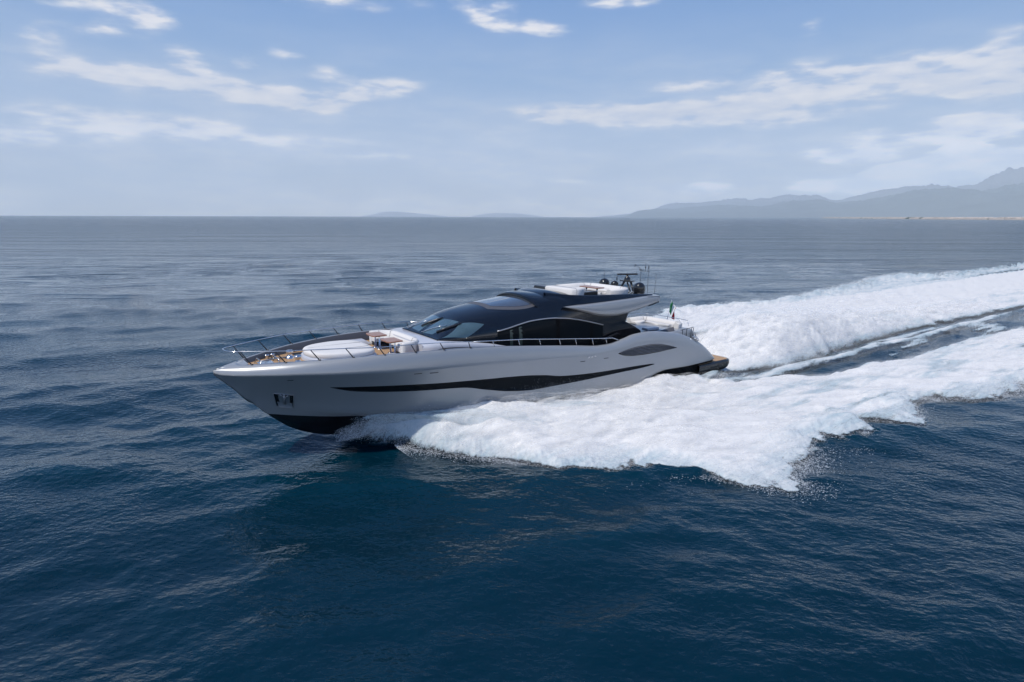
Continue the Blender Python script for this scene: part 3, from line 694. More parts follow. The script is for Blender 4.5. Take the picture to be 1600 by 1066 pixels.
# anchor pocket
def pk(u, v, sg, off):
    c = [(29.72, 2.94), (28.95, 2.80), (28.92, 2.16), (29.52, 2.28)]
    a = (np.array(c[0]) * (1 - u) + np.array(c[1]) * u) * (1 - v) + (np.array(c[3]) * (1 - u) + np.array(c[2]) * u) * v
    return skin_pt(a[0], a[1], sg, off)
for sg in (1, -1):
    a = MB(); a.grid(np.array([[pk(u, v, sg, .006) for v in np.linspace(0, 1, 5)] for u in np.linspace(0, 1, 5)])); po_ = a.build('anchor_pocket', M['lower'], yacht)
    a = MB(); fr = [pk(0, 0, sg, .02), pk(.5, 0, sg, .02), pk(1, 0, sg, .02)]; a.tube(fr, .022, 6); a.tube([pk(0, 0, sg, .015), pk(0, 1, sg, .015)], .012, 6); a.tube([pk(1, 0, sg, .015), pk(1, 1, sg, .015)], .012, 6); a.build('pocket_frame', M['galv'], po_)
    a = MB(); G = [[pk(.22 + .58 * u, v, sg, .03 + .05 * v) for v in np.linspace(.08, .98, 6)] for u in np.linspace(0, 1, 7)]; a.grid(np.array(G)); G = [[pk(.08 + .86 * u, v, sg, .07 + .10 * (v - .62)) for v in np.linspace(.66, 1.06, 4)] for u in np.linspace(0, 1, 9)]; a.grid(np.array(G))
    a.tube([pk(.5, .04, sg, .10), pk(.5, .75, sg, .12)], .04, 6); a.tube([pk(.30, .02, sg, .08), pk(.5, .32, sg, .10), pk(.70, .02, sg, .08)], .025, 6)
    a.build('anchor', M['galv'], po_)

# ---------------------------------------------------------------- upper deck fittings
f1_ = MB(); G = []
for z, g in ((5.9, 0), (6.38, .02), (6.45, -.03), (6.46, -.1)):
    G.append([(14.35 + g * 1 - (max(y, 0) / 1.9) ** 3 * .25, y + g * (1 if y > .9 else -1), z + .0) for y in np.linspace(-.15, 1.92, 15)] + [(13.3 - g, y + g * (1 if y > .9 else -1), z - .03) for y in np.linspace(1.92, -.15, 15)])
f1_.grid(np.array(G), cv=True); f1_.add(G[-1], [tuple(range(len(G[-1])))]); fs_ = f1_.build('forward_lounge', M['white'], yacht)
sm = MB()
for x in (13.85,): sm.tube([(x, 1.93, 6.1), (x, 1.945, 6.37), (x, 1.88, 6.462), (x, -.1, 6.462)], .008, 5)
sm.build('seam', M['bulwark'], fs_)
usofa = sofa_ring(0, 0, 1.97, 9.4, 12.1, 5.80, 6.21, .32, 'upper_sofa', 6.0, .5, back_dir=-1, corner=.85, arms=(1, 11.3))
wb = MB(); wb.box((12.55, 1.25, 5.98), (1.2, .75, .36)); wb.build('wet_bar', M['lower'], yacht, bevel=.04)
ft = bpy.data.objects.new('upper_table', None); col.objects.link(ft); ft.parent = yacht; ft.location = (11.35, .45, 5.8); ft.rotation_euler = (0, 0, R(90))
a = MB(); a.prism([(-.72, -.34), (.72, -.34), (.80, -.2), (.80, .2), (.72, .34), (-.72, .34), (-.80, .2), (-.80, -.2)], .42, .47); a.build('tabletop', M['wood'], ft, bevel=.015)
for xx in (-.45, .45): a = MB(); a.tube([(xx, 0, 0), (xx, 0, .42)], .05, 8); a.build('pedestal', M['steel'], ft)
hc = MB(); hc.box((13.9, -1.0, 6.15), (.5, 1.3, .40), taper=.85); hc.build('helm_console', M['trim'], yacht, bevel=.06)
def dome(x, y, z, r, hgt):
    d = MB(); P = [(r * .86, 0), (r * .94, .06), (r, .14), (r, hgt - r * .9)]
    for k in range(1, 9): a = k / 8 * math.pi / 2; P.append((max(r * math.cos(a), .001), hgt - r * .9 + r * .9 * math.sin(a)))
    d.lathe((x, y, z), P, 28); return d.build('satellite_dome', M['dome'], yacht)
dome(8.45, 1.5, 5.79, .355, .66); dome(8.45, -1.5, 5.79, .34, .66); dome(8.42, -.62, 5.79, .25, .58)
rm = MB()
rm.tube([(8.1, -.55, 5.7), (7.95, -.2, 6.35)], .07, 8); rm.tube([(8.1, .75, 5.7), (7.95, .30, 6.35)], .07, 8); rm.box((8.0, .05, 6.38), (.5, .8, .06)); rm.tube([(8.25, .6, 5.75), (8.05, .1, 6.3)], .05, 8)
mast = rm.build('radar_mast', M['trim'], yacht)
rb = MB(); rb.lathe((8.0, .05, 6.41), [(.20, 0), (.20, .16), (.13, .22), (.07, .26), (.07, .34)], 16); rb.build('radar_gearbox', M['dome'], mast)
ra = MB(); ra.box((8.0, .05, 6.80), (.13, 1.30, .10), rz=R(60)); ra.build('radar_antenna', M['dome'], mast, bevel=.03)
at = MB(); at.tube([(7.78, .92, 5.75), (7.76, .94, 7.12)], .014, 5); at.tube([(7.5, 1.3, 5.75), (7.5, 1.3, 7.42)], .012, 5); at.tube([(7.68, .9, 7.03), (7.45, 1.36, 7.05)], .012, 5)
at.lathe((7.76, .94, 7.08), [(.001, 0), (.13, .01), (.13, .05), (.001, .06)], 12); at.tube([(7.76, .94, 7.12), (7.83, .80, 7.28), (7.9, .66, 7.36)], .016, 5); at.tube([(7.98, .62, 7.30), (7.86, .58, 7.44)], .03, 6)
at.tube([(7.6, 1.15, 7.05), (7.6, 1.15, 7.52)], .014, 5); at.lathe((7.6, 1.15, 7.22), [(.001, 0), (.04, .02), (.04, .09), (.001, .11)], 8); at.tube([(7.5, 1.3, 7.2), (7.48, 1.32, 7.38)], .03, 6)
at.build('instrument_mast', M['dsteel'], yacht)
wa = MB(); wa.tube([(8.85, -1.1, 5.8), (8.85, -1.1, 7.0)], .011, 5); wa.build('whip_antenna', M['dsteel'], yacht)
wa = MB(); wa.tube([(7.95, 2.25, 5.76), (7.85, 2.25, 7.0)], .011, 5); wa.build('whip_antenna', M['dsteel'], yacht)
nl = MB(); nl.tube([(8.35, -.5, 6.38), (8.35, -.5, 6.66)], .03, 6); nl.build('navigation_light', M['dsteel'], mast)

# ensign on its staff
flag = bpy.data.objects.new('ensign', None); col.objects.link(flag)
fx, fy = to_world(4.05, 0.0); flag.location = (fx, fy, 3.35); flag.rotation_euler = (0, 0, math.pi + PSI)
tag(flag, 'green, white and red ensign hanging on its staff above the aft sofa', 'flag')
a = MB(); a.tube([(0, 0, 0), (-.42, 0, 1.45)], [.022, .014], 8); a.lathe((-.42, 0, 1.45), [(.001, .05), (.03, .03), (.03, 0)], 8); a.build('flagstaff', M['lgrey'], flag)
def cloth_mat():
    m = bpy.data.materials.new('flag_cloth'); m.use_nodes = True; t = NT(m.node_tree); p = m.node_tree.nodes['Principled BSDF']
    at_ = t.n('ShaderNodeAttribute', attribute_name='u').outputs['Fac']
    c = t.mix(t.m('GREATER_THAN', at_, 1 / 3), (.01, .22, .06, 1), (.8, .8, .8, 1)); c = t.mix(t.m('GREATER_THAN', at_, 2 / 3), c, (.55, .015, .03, 1))
    t.l.new(c, p.inputs['Base Color']); p.inputs['Roughness'].default_value = .8
    return m
G = []; uv = []
nu, nv = 26, 18
for i in range(nu + 1):
    u = i / nu; row = []
    for j in range(nv + 1):
        v = j / nv; zt = 1.42 - v * .74; x0 = -.42 * (zt / 1.45)
        drop = .66 * u ** 1.1; reach = .60 * u
        x = x0 - reach * (1 - .2 * u) + .04 * math.sin(u * 9 + v * 3); y = .10 * math.sin(u * 11 + v * 2.5) * u ** .6; z = zt - drop * (1.0 - .1 * v) + .03 * math.sin(u * 14)
        z = max(z, .12 - .05 * u); row.append((x, y, z)); uv.append(u)
    G.append(row)
V = np.array(G).reshape(-1, 3); Fq = [(i * (nv + 1) + j, (i + 1) * (nv + 1) + j, (i + 1) * (nv + 1) + j + 1, i * (nv + 1) + j + 1) for i in range(nu) for j in range(nv)]
me = np_mesh('cloth', V, Fq); attr(me, 'u', uv); link('cloth', me, cloth_mat(), flag)

# ---------------------------------------------------------------- noise fields in numpy
def vnoise(x, y, seed):
    r = np.random.default_rng(seed); tab = r.random((256, 256)).astype(np.float32)
    xi = np.floor(x).astype(int); yi = np.floor(y).astype(int); fx = x - xi; fy = y - yi
    fx = fx * fx * (3 - 2 * fx); fy = fy * fy * (3 - 2 * fy)
    a = tab[xi & 255, yi & 255]; b = tab[(xi + 1) & 255, yi & 255]; c = tab[xi & 255, (yi + 1) & 255]; d = tab[(xi + 1) & 255, (yi + 1) & 255]
    return (a * (1 - fx) + b * fx) * (1 - fy) + (c * (1 - fx) + d * fx) * fy
def fbm(x, y, seed, oct=5, gain=.5):
    s = 0; a = 1; t = 0
    for i in range(oct): s = s + a * vnoise(x * 2 ** i + i * 17.3, y * 2 ** i + i * 9.1, seed + i); t += a; a *= gain
    return s / t
def sst(x, a, b): t = np.clip((x - a) / (b - a), 0, 1); return t * t * (3 - 2 * t)

# ---------------------------------------------------------------- sea
NW = 120
lam = np.exp(rng.uniform(math.log(.38), math.log(17), NW)); WD = R(107)
dirs = WD + rng.normal(0, 1, NW) * np.interp(np.log(lam), [math.log(.38), math.log(17)], [R(50), R(20)]); ph = rng.uniform(0, 2 * math.pi, NW)
slope = .105 * math.sqrt(2) / math.sqrt(NW) * np.interp(np.log(lam), [math.log(.38), math.log(1.5), math.log(6), math.log(17)], [.72, 1.1, 1.12, .80])
def waves(x, y, dr, full=False):
    z = np.zeros_like(x); dx = np.zeros_like(x); dy = np.zeros_like(x)
    gust_ = .55 + .9 * fbm(x / 31, y / 17, 91, 3)
    rip = .35 + 1.3 * fbm(x / 9 + 40, y / 5, 95, 4)
    for i in range(NW):
        wgt = np.clip(lam[i] / (2.0 * dr) - 1, 0, 1); m = wgt > 0
        if not m.any(): continue
        k = 2 * math.pi / lam[i]; a = slope[i] / k * wgt[m] * (gust_[m] if lam[i] > 2 else rip[m])
        p = k * (x[m] * math.cos(dirs[i]) + y[m] * math.sin(dirs[i])) + ph[i]
        z[m] += a * np.sin(p)
        if full: c = a * np.cos(p) * 1.25; dx[m] += c * math.cos(dirs[i]); dy[m] += c * math.sin(dirs[i])
    return (z, dx, dy) if full else z
OUT = [(27.6, .6), (26.2, 1.6), (25.2, 2.2), (24.3, 3.0), (23.2, 4.6), (22.2, 6.1), (21.2, 8.1), (20.4, 9.5), (19.3, 9.8), (17.6, 10.4), (16.3, 11.8), (15.2, 14.2), (13.9, 15.1), (12.6, 14.6), (11.4, 14.1), (9.1, 13.3), (7.6, 13.8), (6.0, 14.1), (4.2, 13.1), (2.8, 14.8), (.9, 14.2), (-.8, 13.3), (-3, 13.8), (-4.6, 14.9), (-9.4, 15.9), (-20, 17.2), (-45, 19.5), (-90, 23), (-260, 34)]
outp = pchip([p[0] for p in OUT], [p[1] for p in OUT])
OST = [(27.6, .6), (25.2, 3), (22, 6.6), (19, 9), (14, 12.0), (8, 13.2), (0, 13.8), (-11, 14.6), (-19, 18.2), (-24, 17.4), (-28, 16.7), (-35, 14.9), (-44, 16.6), (-60, 18.3), (-72, 21.2), (-82, 21.8), (-90, 17.5), (-115, 18.2), (-140, 19), (-260, 24)]
outs = pchip([p[0] for p in OST], [p[1] for p in OST])
inn = pchip([27.6, 25, 20, 12, 10, 6, 3.4, -.7, -6, -15, -26, -37, -70, -260], [.4, 1.6, 2.9, 3.15, 3.2, 3.9, 4.9, 6.0, 7.3, 7.8, 8.1, 8.6, 10, 16])
ste = pchip([1.6, 0, -2, -4.5, -10, -18, -31, -54, -260], [2.9, 3.3, 3.8, 4.0, 3.7, 3.2, 2.7, 3.6, 8])
hbow = pchip([27.6, 27.0, 26, 25, 24, 22, 20, 16, 13, 10, 6, 0, -20, -60], [.15, .6, 1.25, 1.65, 1.65, 1.5, 1.32, 1.08, .85, .62, .38, .28, .2, .12])
hste = pchip([1.6, .5, -2, -5, -9, -14, -20, -30, -50, -100], [.0, .45, 1.5, 2.4, 2.75, 2.45, 1.75, 1.0, .45, .22])
def wake(s, b):
    """returns base swell of the wake, foam height and foam cover at boat coordinates"""
    ab = np.abs(b); port = b > 0
    jag = (fbm(s / 1.7, b / 1.7, 11, 5, .6) - .5) * 2.6 + (fbm(s / .45, b / .45, 21, 3) - .5) * .8
    fadein = sst(27.6 - s, 0, 3.5)
    bo_ = np.where(port, outp(s), outs(s)) + jag * sst(27.6 - s, 1.0, 7.5) * np.where(s > -12, 1, 1.5)
    bi = inn(s) + (fbm(s / 3, b / 1.2, 31, 4) - .5) * 1.6 * sst(10 - s, 0, 6)
    wd = np.maximum(bo_ - bi, .3); q = (ab - bi) / wd
    infl = sst(27.5 - s, 0, 2.2) * (s < 27.5)
    d1 = sst(q, -.02 - .03, .05) * (.62 * sst(bo_ - ab, -.25, .35) + .38 * sst(bo_ - ab, .2, 3.4)) * 1.08 * infl
    aftf = sst(-s, 15, 60)
    streak = fbm(s / 14, b / 1.1, 41, 5, .6)
    d1 = d1 * (1.25 - aftf * .35 - .58 * sst(streak, .38, .62) * sst(-s, 4, 26) * sst(.62 - q, 0, .4))
    lace = fbm(s / 4.5, b / .75 + s * .12, 161, 5, .6)
    d1 = d1 * (1 - .42 * np.where(port, 1, .35) * sst(lace, .44, .66) * sst(16 - s, 0, 12) * sst(q, .05, .3) * (1 - .6 * sst(q, .7, .9)))
    h1 = hbow(s) * np.clip(1 - np.clip(q, 0, 1) ** 1.5, 0, 1) * sst(q, -.08, .06)
    h1 = h1 + .30 * np.exp(-((q - .86) / .12) ** 2) * sst(-s + 16, 0, 10) * (1 + .8 * sst(-s, 20, 60) * (b < 0))
    h1 = h1 * infl
    ws = ste(s) + (fbm(s / 2, b * 0 + 3, 51, 4) - .5) * 1.0; r = ab / ws
    # the starboard side of the stern wash spreads into the far foam
    inst = (s < 1.6)
    r2 = np.where(port, r, ab / (ws + 7 * sst(-s, 22, 45)))
    d2 = sst(1.05 - r2, -.16, .34) * inst * (1.3 - .35 * sst(lace, .45, .7) * sst(-s, 8, 25))
    h2 = hste(s) * np.clip(1 - np.clip(r, 0, 1) ** 2.2, 0, 1) * inst * (.8 + .4 * fbm(s / 4, b / 2, 61, 4))
    cb_ = 4.75 + .0 * s + (fbm(s / 6, b * 0 + 7, 71, 3) - .5) * .5
    d3 = np.exp(-((ab - cb_) / (.34 + .45 * fbm(s / 3, b * 0 + 2, 171, 3))) ** 2) * (s < 4) * sst(60 + s, 0, 20) * (.35 + 1.0 * fbm(s / 1.6, b / .5, 173, 4)) * np.where(port, 1, .5)
    hug_h = .62 * np.exp(-((ab - 3.55) / .75) ** 2) * sst(s, 1.0, 3.5) * sst(12 - s, 0, 3)
    h3 = hug_h + .26 * np.exp(-((ab - cb_) / .5) ** 2) * (s < 5)
    dg = sst(ab - 3, 0, .8) * sst(9.5 - ab, 0, 1) * sst(6 - s, 0, 3) * (.08 + .75 * sst(fbm(s / 7, b / .9, 181, 5, .6), .42, .72))
    dens = np.maximum(np.maximum(np.maximum(d1, d2), d3), dg)
    # thin broken foam on the starboard side between the two washes
    far = (~port) & (ab > 3.0) & (ab < 13) & (ab < bo_ - .5) & (s < -14)
    dens = np.where(far, np.maximum(dens, .40 + .85 * sst(-s, 16, 30) - .12 * sst(streak, .5, .7)), dens)
    hugs = sst(s, 1.5, 4) * sst(13 - s, 0, 3) * sst(5.6 - ab, 0, 1.6) * (.72 - .5 * sst(ab, 3.6, 4.4) * sst(fbm(s / 2.5, b / .5, 141, 4), .35, .6)); dens = np.maximum(dens, hugs)
    swell = .16 * np.exp(-((ab - bo_ + 1.2) / 1.6) ** 2) * infl * sst(-s + 18, 0, 14) - .22 * np.exp(-((ab - (bi - 1.0)) / 1.0) ** 2) * (s < 9) * sst(9 - s, 0, 4) * sst(90 + s, 0, 40)
    return swell, np.maximum(h1, h2) + h3, dens
def polar(q, amin, amax, rmin, rmax):
    fH = 607 * CAM_H
    v = np.concatenate([np.arange(fH / rmin, 3, -q), np.geomspace(3, fH / rmax, 14)])
    r = fH / v; n = int((amax - amin) * 607 / q) + 1; a = np.linspace(amin, amax, n)
    Rr, A = np.meshgrid(r, a, indexing='ij'); dr = np.maximum(Rr * Rr / fH * q, .02)
    return r, a, Rr * np.sin(A), Rr * np.cos(A), dr, Rr
def grid_faces(nr, na, keep=None):
    i = np.arange(nr - 1)[:, None]; j = np.arange(na - 1)[None, :]; b = i * na + j
    F = np.stack([b, b + na, b + na + 1, b + 1], -1).reshape(-1, 4)
    return F
r, a, X, Y, DR, RR = polar(.85, -R(50), R(50), 6.5, 34000)
s, b = to_local(X, Y)
m = RR < 1500
Z = np.zeros_like(X); DX = Z.copy(); DY = Z.copy(); Z[m], DX[m], DY[m] = waves(X[m], Y[m], DR[m], True)
near = (s > -250) & (s < 30) & (np.abs(b) < 40)
foamv = np.zeros_like(X)
sw, hh, dd = wake(s[near], b[near])
calm = 1 - .8 * np.clip(dd, 0, 1)
Z[near] = Z[near] * calm + sw - (.05 + .0035 * np.minimum(RR[near], 150)) * np.clip(dd, 0, 1); foamv[near] = dd
# keep the sea out of the hull
V = np.stack([X + DX, Y + DY, Z], -1).reshape(-1, 3)
me = np_mesh('sea', V, grid_faces(len(r), len(a)))
attr(me, 'far', sst(np.log(np.maximum(RR, 1)), math.log(60), math.log(700)))
def sea_mat():
    m = bpy.data.materials.new('sea_water'); m.use_nodes = True; t = NT(m.node_tree); p = m.node_tree.nodes['Principled BSDF']
    g = t.n('ShaderNodeNewGeometry').outputs['Position']; far = t.n('ShaderNodeAttribute', attribute_name='far').outputs['Fac']
    big = t.noise(t.mapping(g, rot=(0, 0, -.3), scale=(.012, .03, 1)), 1, 4, .55)
    c = t.mix(t.ss(big, .35, .7), (.0, .015, .029, 1), (.0, .025, .045, 1))
    t.l.new(c, p.inputs['Base Color']); p.inputs['IOR'].default_value = 1.333
    p.inputs['Specular IOR Level'].default_value = .5; p.inputs['Specular Tint'].default_value = (.80, .93, 1, 1)
    t.l.new(t.m('MULTIPLY_ADD', far, .13, .02), p.inputs['Roughness'])
    n1 = t.noise(t.mapping(g, rot=(0, 0, .31), scale=(3.2, 4.6, 1)), 1.0, 2, .5)
    n2 = t.noise(t.mapping(g, rot=(0, 0, -.12), scale=(9, 12, 1)), 1.0, 2, .5)
    n3 = t.noise(t.mapping(g, rot=(0, 0, .2), scale=(.09, .33, 1)), 1.0, 5, .6)
    gust = t.ss(t.noise(t.mapping(g, rot=(0, 0, .15), scale=(.02, .06, 1)), 1, 3), .3, .7, .55, 1.25)
    h = t.m('ADD', t.m('MULTIPLY', n1, .055), t.m('MULTIPLY', n2, .010)); h = t.m('MULTIPLY', h, gust)
    n4 = t.noise(t.mapping(g, rot=(0, 0, .1), scale=(.005, .03, 1)), 1.0, 5, .65); h = t.m('ADD', h, t.m('MULTIPLY', t.m('ADD', t.m('MULTIPLY', n3, 2.6), t.m('MULTIPLY', n4, 9.0)), far))
    bm_ = t.n('ShaderNodeBump'); bm_.inputs['Strength'].default_value = 1; bm_.inputs['Distance'].default_value = 1
    t.l.new(h, bm_.inputs['Height']); t.l.new(bm_.outputs[0], p.inputs['Normal'])
    return m
sea = link('sea', me, sea_mat()); tag(sea, kind='structure')
# coarse sea outside the dense sector
r2 = np.geomspace(.5, 34000, 70); a2 = np.linspace(R(50), R(310), 90); RR2, A2 = np.meshgrid(r2, a2, indexing='ij')
me2 = np_mesh('water', np.stack([RR2 * np.sin(A2), RR2 * np.cos(A2), 0 * A2], -1).reshape(-1, 3), grid_faces(70, 90)); attr(me2, 'far', np.ones(70 * 90) * .3)
o2 = link('water', me2, sea.data.materials[0]); tag(o2, kind='structure')
r3 = np.linspace(.5, 6.5, 4); a3 = np.linspace(-R(50), R(50), 30); RR3, A3 = np.meshgrid(r3, a3, indexing='ij')
me3 = np_mesh('water', np.stack([RR3 * np.sin(A3), RR3 * np.cos(A3), 0 * A3], -1).reshape(-1, 3), grid_faces(4, 30)); attr(me3, 'far', np.zeros(120))
o3 = link('water', me3, sea.data.materials[0]); tag(o3, kind='structure')

# ---------------------------------------------------------------- foam
def foam_mat():
    m = bpy.data.materials.new('sea_foam'); m.use_nodes = True; t = NT(m.node_tree); nt = m.node_tree; nt.nodes.clear()
    g = t.n('ShaderNodeTexCoord').outputs['Object']; d = t.n('ShaderNodeAttribute', attribute_name='dens').outputs['Fac']
    st = t.mapping(g, rot=(0, 0, .40), scale=(.38, 1.6, 1))
    n1 = t.noise(st, 2.2, 9, .68, .4); n2 = t.noise(t.mapping(g, rot=(0, 0, .40), scale=(.8, 2.8, 1)), 7, 6, .65)
    n = t.m('ADD', t.m('MULTIPLY', n1, .6), t.m('MULTIPLY', n2, .4))
    al = t.ss(t.m('SUBTRACT', t.m('MULTIPLY', d, .80), n), -.16, .16)
    df = t.n('ShaderNodeBsdfPrincipled'); df.inputs['Roughness'].default_value = .9; df.inputs['Specular IOR Level'].default_value = .1
    sk = t.noise(t.mapping(g, rot=(0, 0, .38), scale=(.22, 1.7, 1)), 1.3, 7, .65); c = t.mix(t.ss(t.m('ADD', t.m('MULTIPLY', d, .8), t.m('MULTIPLY', sk, 1.0)), .92, 1.5), (.50, .62, .68, 1), (.92, .915, .905, 1)); t.l.new(c, df.inputs['Base Color'])
    bp = t.n('ShaderNodeBump'); bp.inputs['Distance'].default_value = .05; bp.inputs['Strength'].default_value = .6; t.l.new(n, bp.inputs['Height']); t.l.new(bp.outputs[0], df.inputs['Normal'])
    tl = t.n('ShaderNodeBsdfTranslucent'); tl.inputs[0].default_value = (.85, .88, .9, 1)
    mx = t.n('ShaderNodeMixShader'); mx.inputs[0].default_value = .22; t.l.new(df.outputs[0], mx.inputs[1]); t.l.new(tl.outputs[0], mx.inputs[2])
    tr = t.n('ShaderNodeBsdfTransparent'); mm = t.n('ShaderNodeMixShader'); t.l.new(al, mm.inputs[0]); t.l.new(tr.outputs[0], mm.inputs[1]); t.l.new(mx.outputs[0], mm.inputs[2])
    t.l.new(mm.outputs[0], t.n('ShaderNodeOutputMaterial').inputs[0]); return m
r, a, X, Y, DR, RR = polar(.72, -R(22), R(53), 17, 420)
s, b = to_local(X, Y)
sw, hh, dd = wake(s, b)
Zw = waves(X, Y, np.maximum(DR, .12)) * (1 - .8 * np.clip(dd, 0, 1))
ul = -s * .92 + np.abs(b) * .39; vl = s * .39 + np.abs(b) * .92
lump = (fbm(ul / 4.2, vl / 1.0, 101, 6, .55) - .5) * .95 + (fbm(ul / .7, vl / .18, 111, 3, .5) - .5) * .07
amp = np.clip(dd, 0, 1) ** 1.6 * (.35 + .9 * np.clip(hh, 0, 1.2)) * (.25 + .75 * sst(25.5 - s, 0, 4))
Zf = Zw + sw + hh + lump * amp + .025
keep = dd > .03
# inside the hull there is no foam
hullin = (s > 1.2) & (s < 28.2) & (np.abs(b) < np.interp(s, [1.2, 10, 14, 18, 21, 23, 25, 27, 28.2], [3.1, 3.1, 3.05, 2.85, 2.5, 2.1, 1.5, .6, .0]))
F = grid_faces(len(r), len(a)); kk = (keep & ~hullin).ravel(); F = F[kk[F].all(1)]
used = np.unique(F); idx = np.zeros(len(kk), np.int64); idx[used] = np.arange(len(used))
fs2, fb2 = s.ravel()[used], b.ravel()[used]
Vf = np.stack([fs2, fb2, Zf.ravel()[used]], -1)
mef = np_mesh('foam', Vf, idx[F]); attr(mef, 'dens', dd.ravel()[used])
foam = link('foam', mef, foam_mat()); foam.location = (BX, BY, 0); foam.rotation_euler = (0, 0, math.pi + PSI)
tag(foam, 'white churned foam spreading either side of and behind the yacht', 'foam', kind='stuff')

# thin sheets of water thrown out from the chine
def sheet(seed, va_, vb_, vu_, k):
    S0 = np.linspace(27.45, 15, 150); Tn = np.linspace(0, 1, 60); SS, TT = np.meshgrid(S0, Tn, indexing='ij')
    nn = fbm(SS / .8, TT * 2, seed, 5, .6); n2_ = fbm(SS / 3, TT * 0 + 3, seed + 5, 3)
    kk_ = sst(27.7 - SS, 0, 3.2); z0 = zl(SS) * np.interp(SS, [15, 20, 26, 27.45], [.6, .85, .9, .5]); vu = vu_ * (.4 + .6 * kk_) * (.6 + .8 * n2_) * np.interp(SS, [15, 21, 26], [.5, .9, 1]); va = va_ * (.8 + .4 * n2_); vb = vb_ * (.25 + .75 * kk_) * (.7 + .6 * n2_)
    T_ = (vu + np.sqrt(vu ** 2 + 19.6 * z0)) / 9.8 * 1.0; t = TT * T_
    p = np.stack([SS - va * t, k * (yl(SS) * .96 + vb * t), z0 + vu * t - 4.9 * t * t + (nn - .5) * .25 * TT], -1)
    d = .62 + .45 * TT - .25 * sst(TT, .8, 1) - .35 * sst(1.0 - (27.45 - SS), -.6, 1)
    return p, d
shV, shF, shD, o_ = [], [], [], 0
for (sd_, a_, b_, c_, k) in ((301, 8.5, 2.2, 1.0, 1), (311, 9, 4.0, 1.5, 1), (321, 8, 5.8, 1.3, 1), (331, 9, 3.5, 1.3, -1)):
    p, d = sheet(sd_, a_, b_, c_, k); shV.append(p.reshape(-1, 3)); shD.append(d.ravel()); shF.append(grid_faces(*p.shape[:2]) + o_); o_ += p.shape[0] * p.shape[1]
mes = np_mesh('spray_sheet', np.concatenate(shV), np.concatenate(shF)); attr(mes, 'dens', np.concatenate(shD))
shm = foam_mat(); shm.name = 'spray_film'
so_ = link('spray_sheet', mes, shm); so_.location = (BX, BY, 0); so_.rotation_euler = (0, 0, math.pi + PSI)
tag(so_, 'torn white sheets of water peeling off the lower hull at the bow', 'spray', kind='stuff')
# soft mist drifting just over the churned water
def mist_mat():
    m = bpy.data.materials.new('mist'); m.use_nodes = True; t = NT(m.node_tree); m.node_tree.nodes.clear()
    g = t.n('ShaderNodeTexCoord').outputs['Object']; d = t.n('ShaderNodeAttribute', attribute_name='dens').outputs['Fac']
    n = t.noise(t.mapping(g, scale=(.5, 1.1, 1.5)), 1.5, 7, .62)
    al = t.m('MULTIPLY', t.m('MULTIPLY', t.ss(n, .34, .70), d), .55)
    a = t.n('ShaderNodeBsdfDiffuse'); a.inputs[0].default_value = (.93, .93, .93, 1); b = t.n('ShaderNodeBsdfTranslucent'); b.inputs[0].default_value = (.93, .93, .93, 1)
    x = t.n('ShaderNodeMixShader'); x.inputs[0].default_value = .45; t.l.new(a.outputs[0], x.inputs[1]); t.l.new(b.outputs[0], x.inputs[2])
    tr = t.n('ShaderNodeBsdfTransparent'); y = t.n('ShaderNodeMixShader'); t.l.new(al, y.inputs[0]); t.l.new(tr.outputs[0], y.inputs[1]); t.l.new(x.outputs[0], y.inputs[2])
    t.l.new(y.outputs[0], t.n('ShaderNodeOutputMaterial').inputs[0]); return m
S_, B_ = np.meshgrid(np.arange(26.5, -60, -.22), np.arange(-20, 20, .22), indexing='ij')
sw_, hh_, dd_ = wake(S_, B_)
def blur(a, k):
    for ax in (0, 1):
        c = np.cumsum(np.pad(a, [(k + 1, k) if q == ax else (0, 0) for q in (0, 1)], mode='edge'), axis=ax)
        a = (np.take(c, range(2 * k + 1, c.shape[ax]), axis=ax) - np.take(c, range(0, c.shape[ax] - 2 * k - 1), axis=ax)) / (2 * k + 1)
    return a
hb2 = blur(np.maximum(hh_, 0) * np.clip(dd_, 0, 1), 2); db2 = blur(np.clip(dd_, 0, 1), 3)
hin = (S_ > .8) & (np.abs(B_) < 3.45)
mv, mf, md, o_ = [], [], [], 0
for q, (up, am) in enumerate(((.10, .9), (.22, .7), (.36, .5))):
    z = sw_ * 0 + hb2 + up * (.5 + .7 * np.clip(hb2, 0, 1.5)) + (fbm(S_ / 1.4 + q * 9, B_ / 1.1, 401 + q, 4) - .5) * .35 * (.4 + hb2)
    d = sst(db2, .15 + .12 * q, .8 + .05 * q) * am * np.clip(.28 + hb2 * 1.3, 0, 1) * sst(S_ + 60, 0, 15)
    F_ = grid_faces(*S_.shape); ok_ = ((d > .02) & ~hin).ravel(); F_ = F_[ok_[F_].all(1)]
    us = np.unique(F_); ix = np.zeros(S_.size, np.int64); ix[us] = np.arange(len(us)) + o_
    mv.append(np.stack([S_, B_, z], -1).reshape(-1, 3)[us]); md.append(d.ravel()[us]); mf.append(ix[F_]); o_ += len(us)
mem = np_mesh('mist', np.concatenate(mv), np.concatenate(mf)); attr(mem, 'dens', np.concatenate(md))
mo_ = link('mist', mem, mist_mat()); mo_.location = (BX, BY, 0); mo_.rotation_euler = (0, 0, math.pi + PSI)
tag(mo_, 'soft white mist hanging over the churned wake', 'mist', kind='stuff')

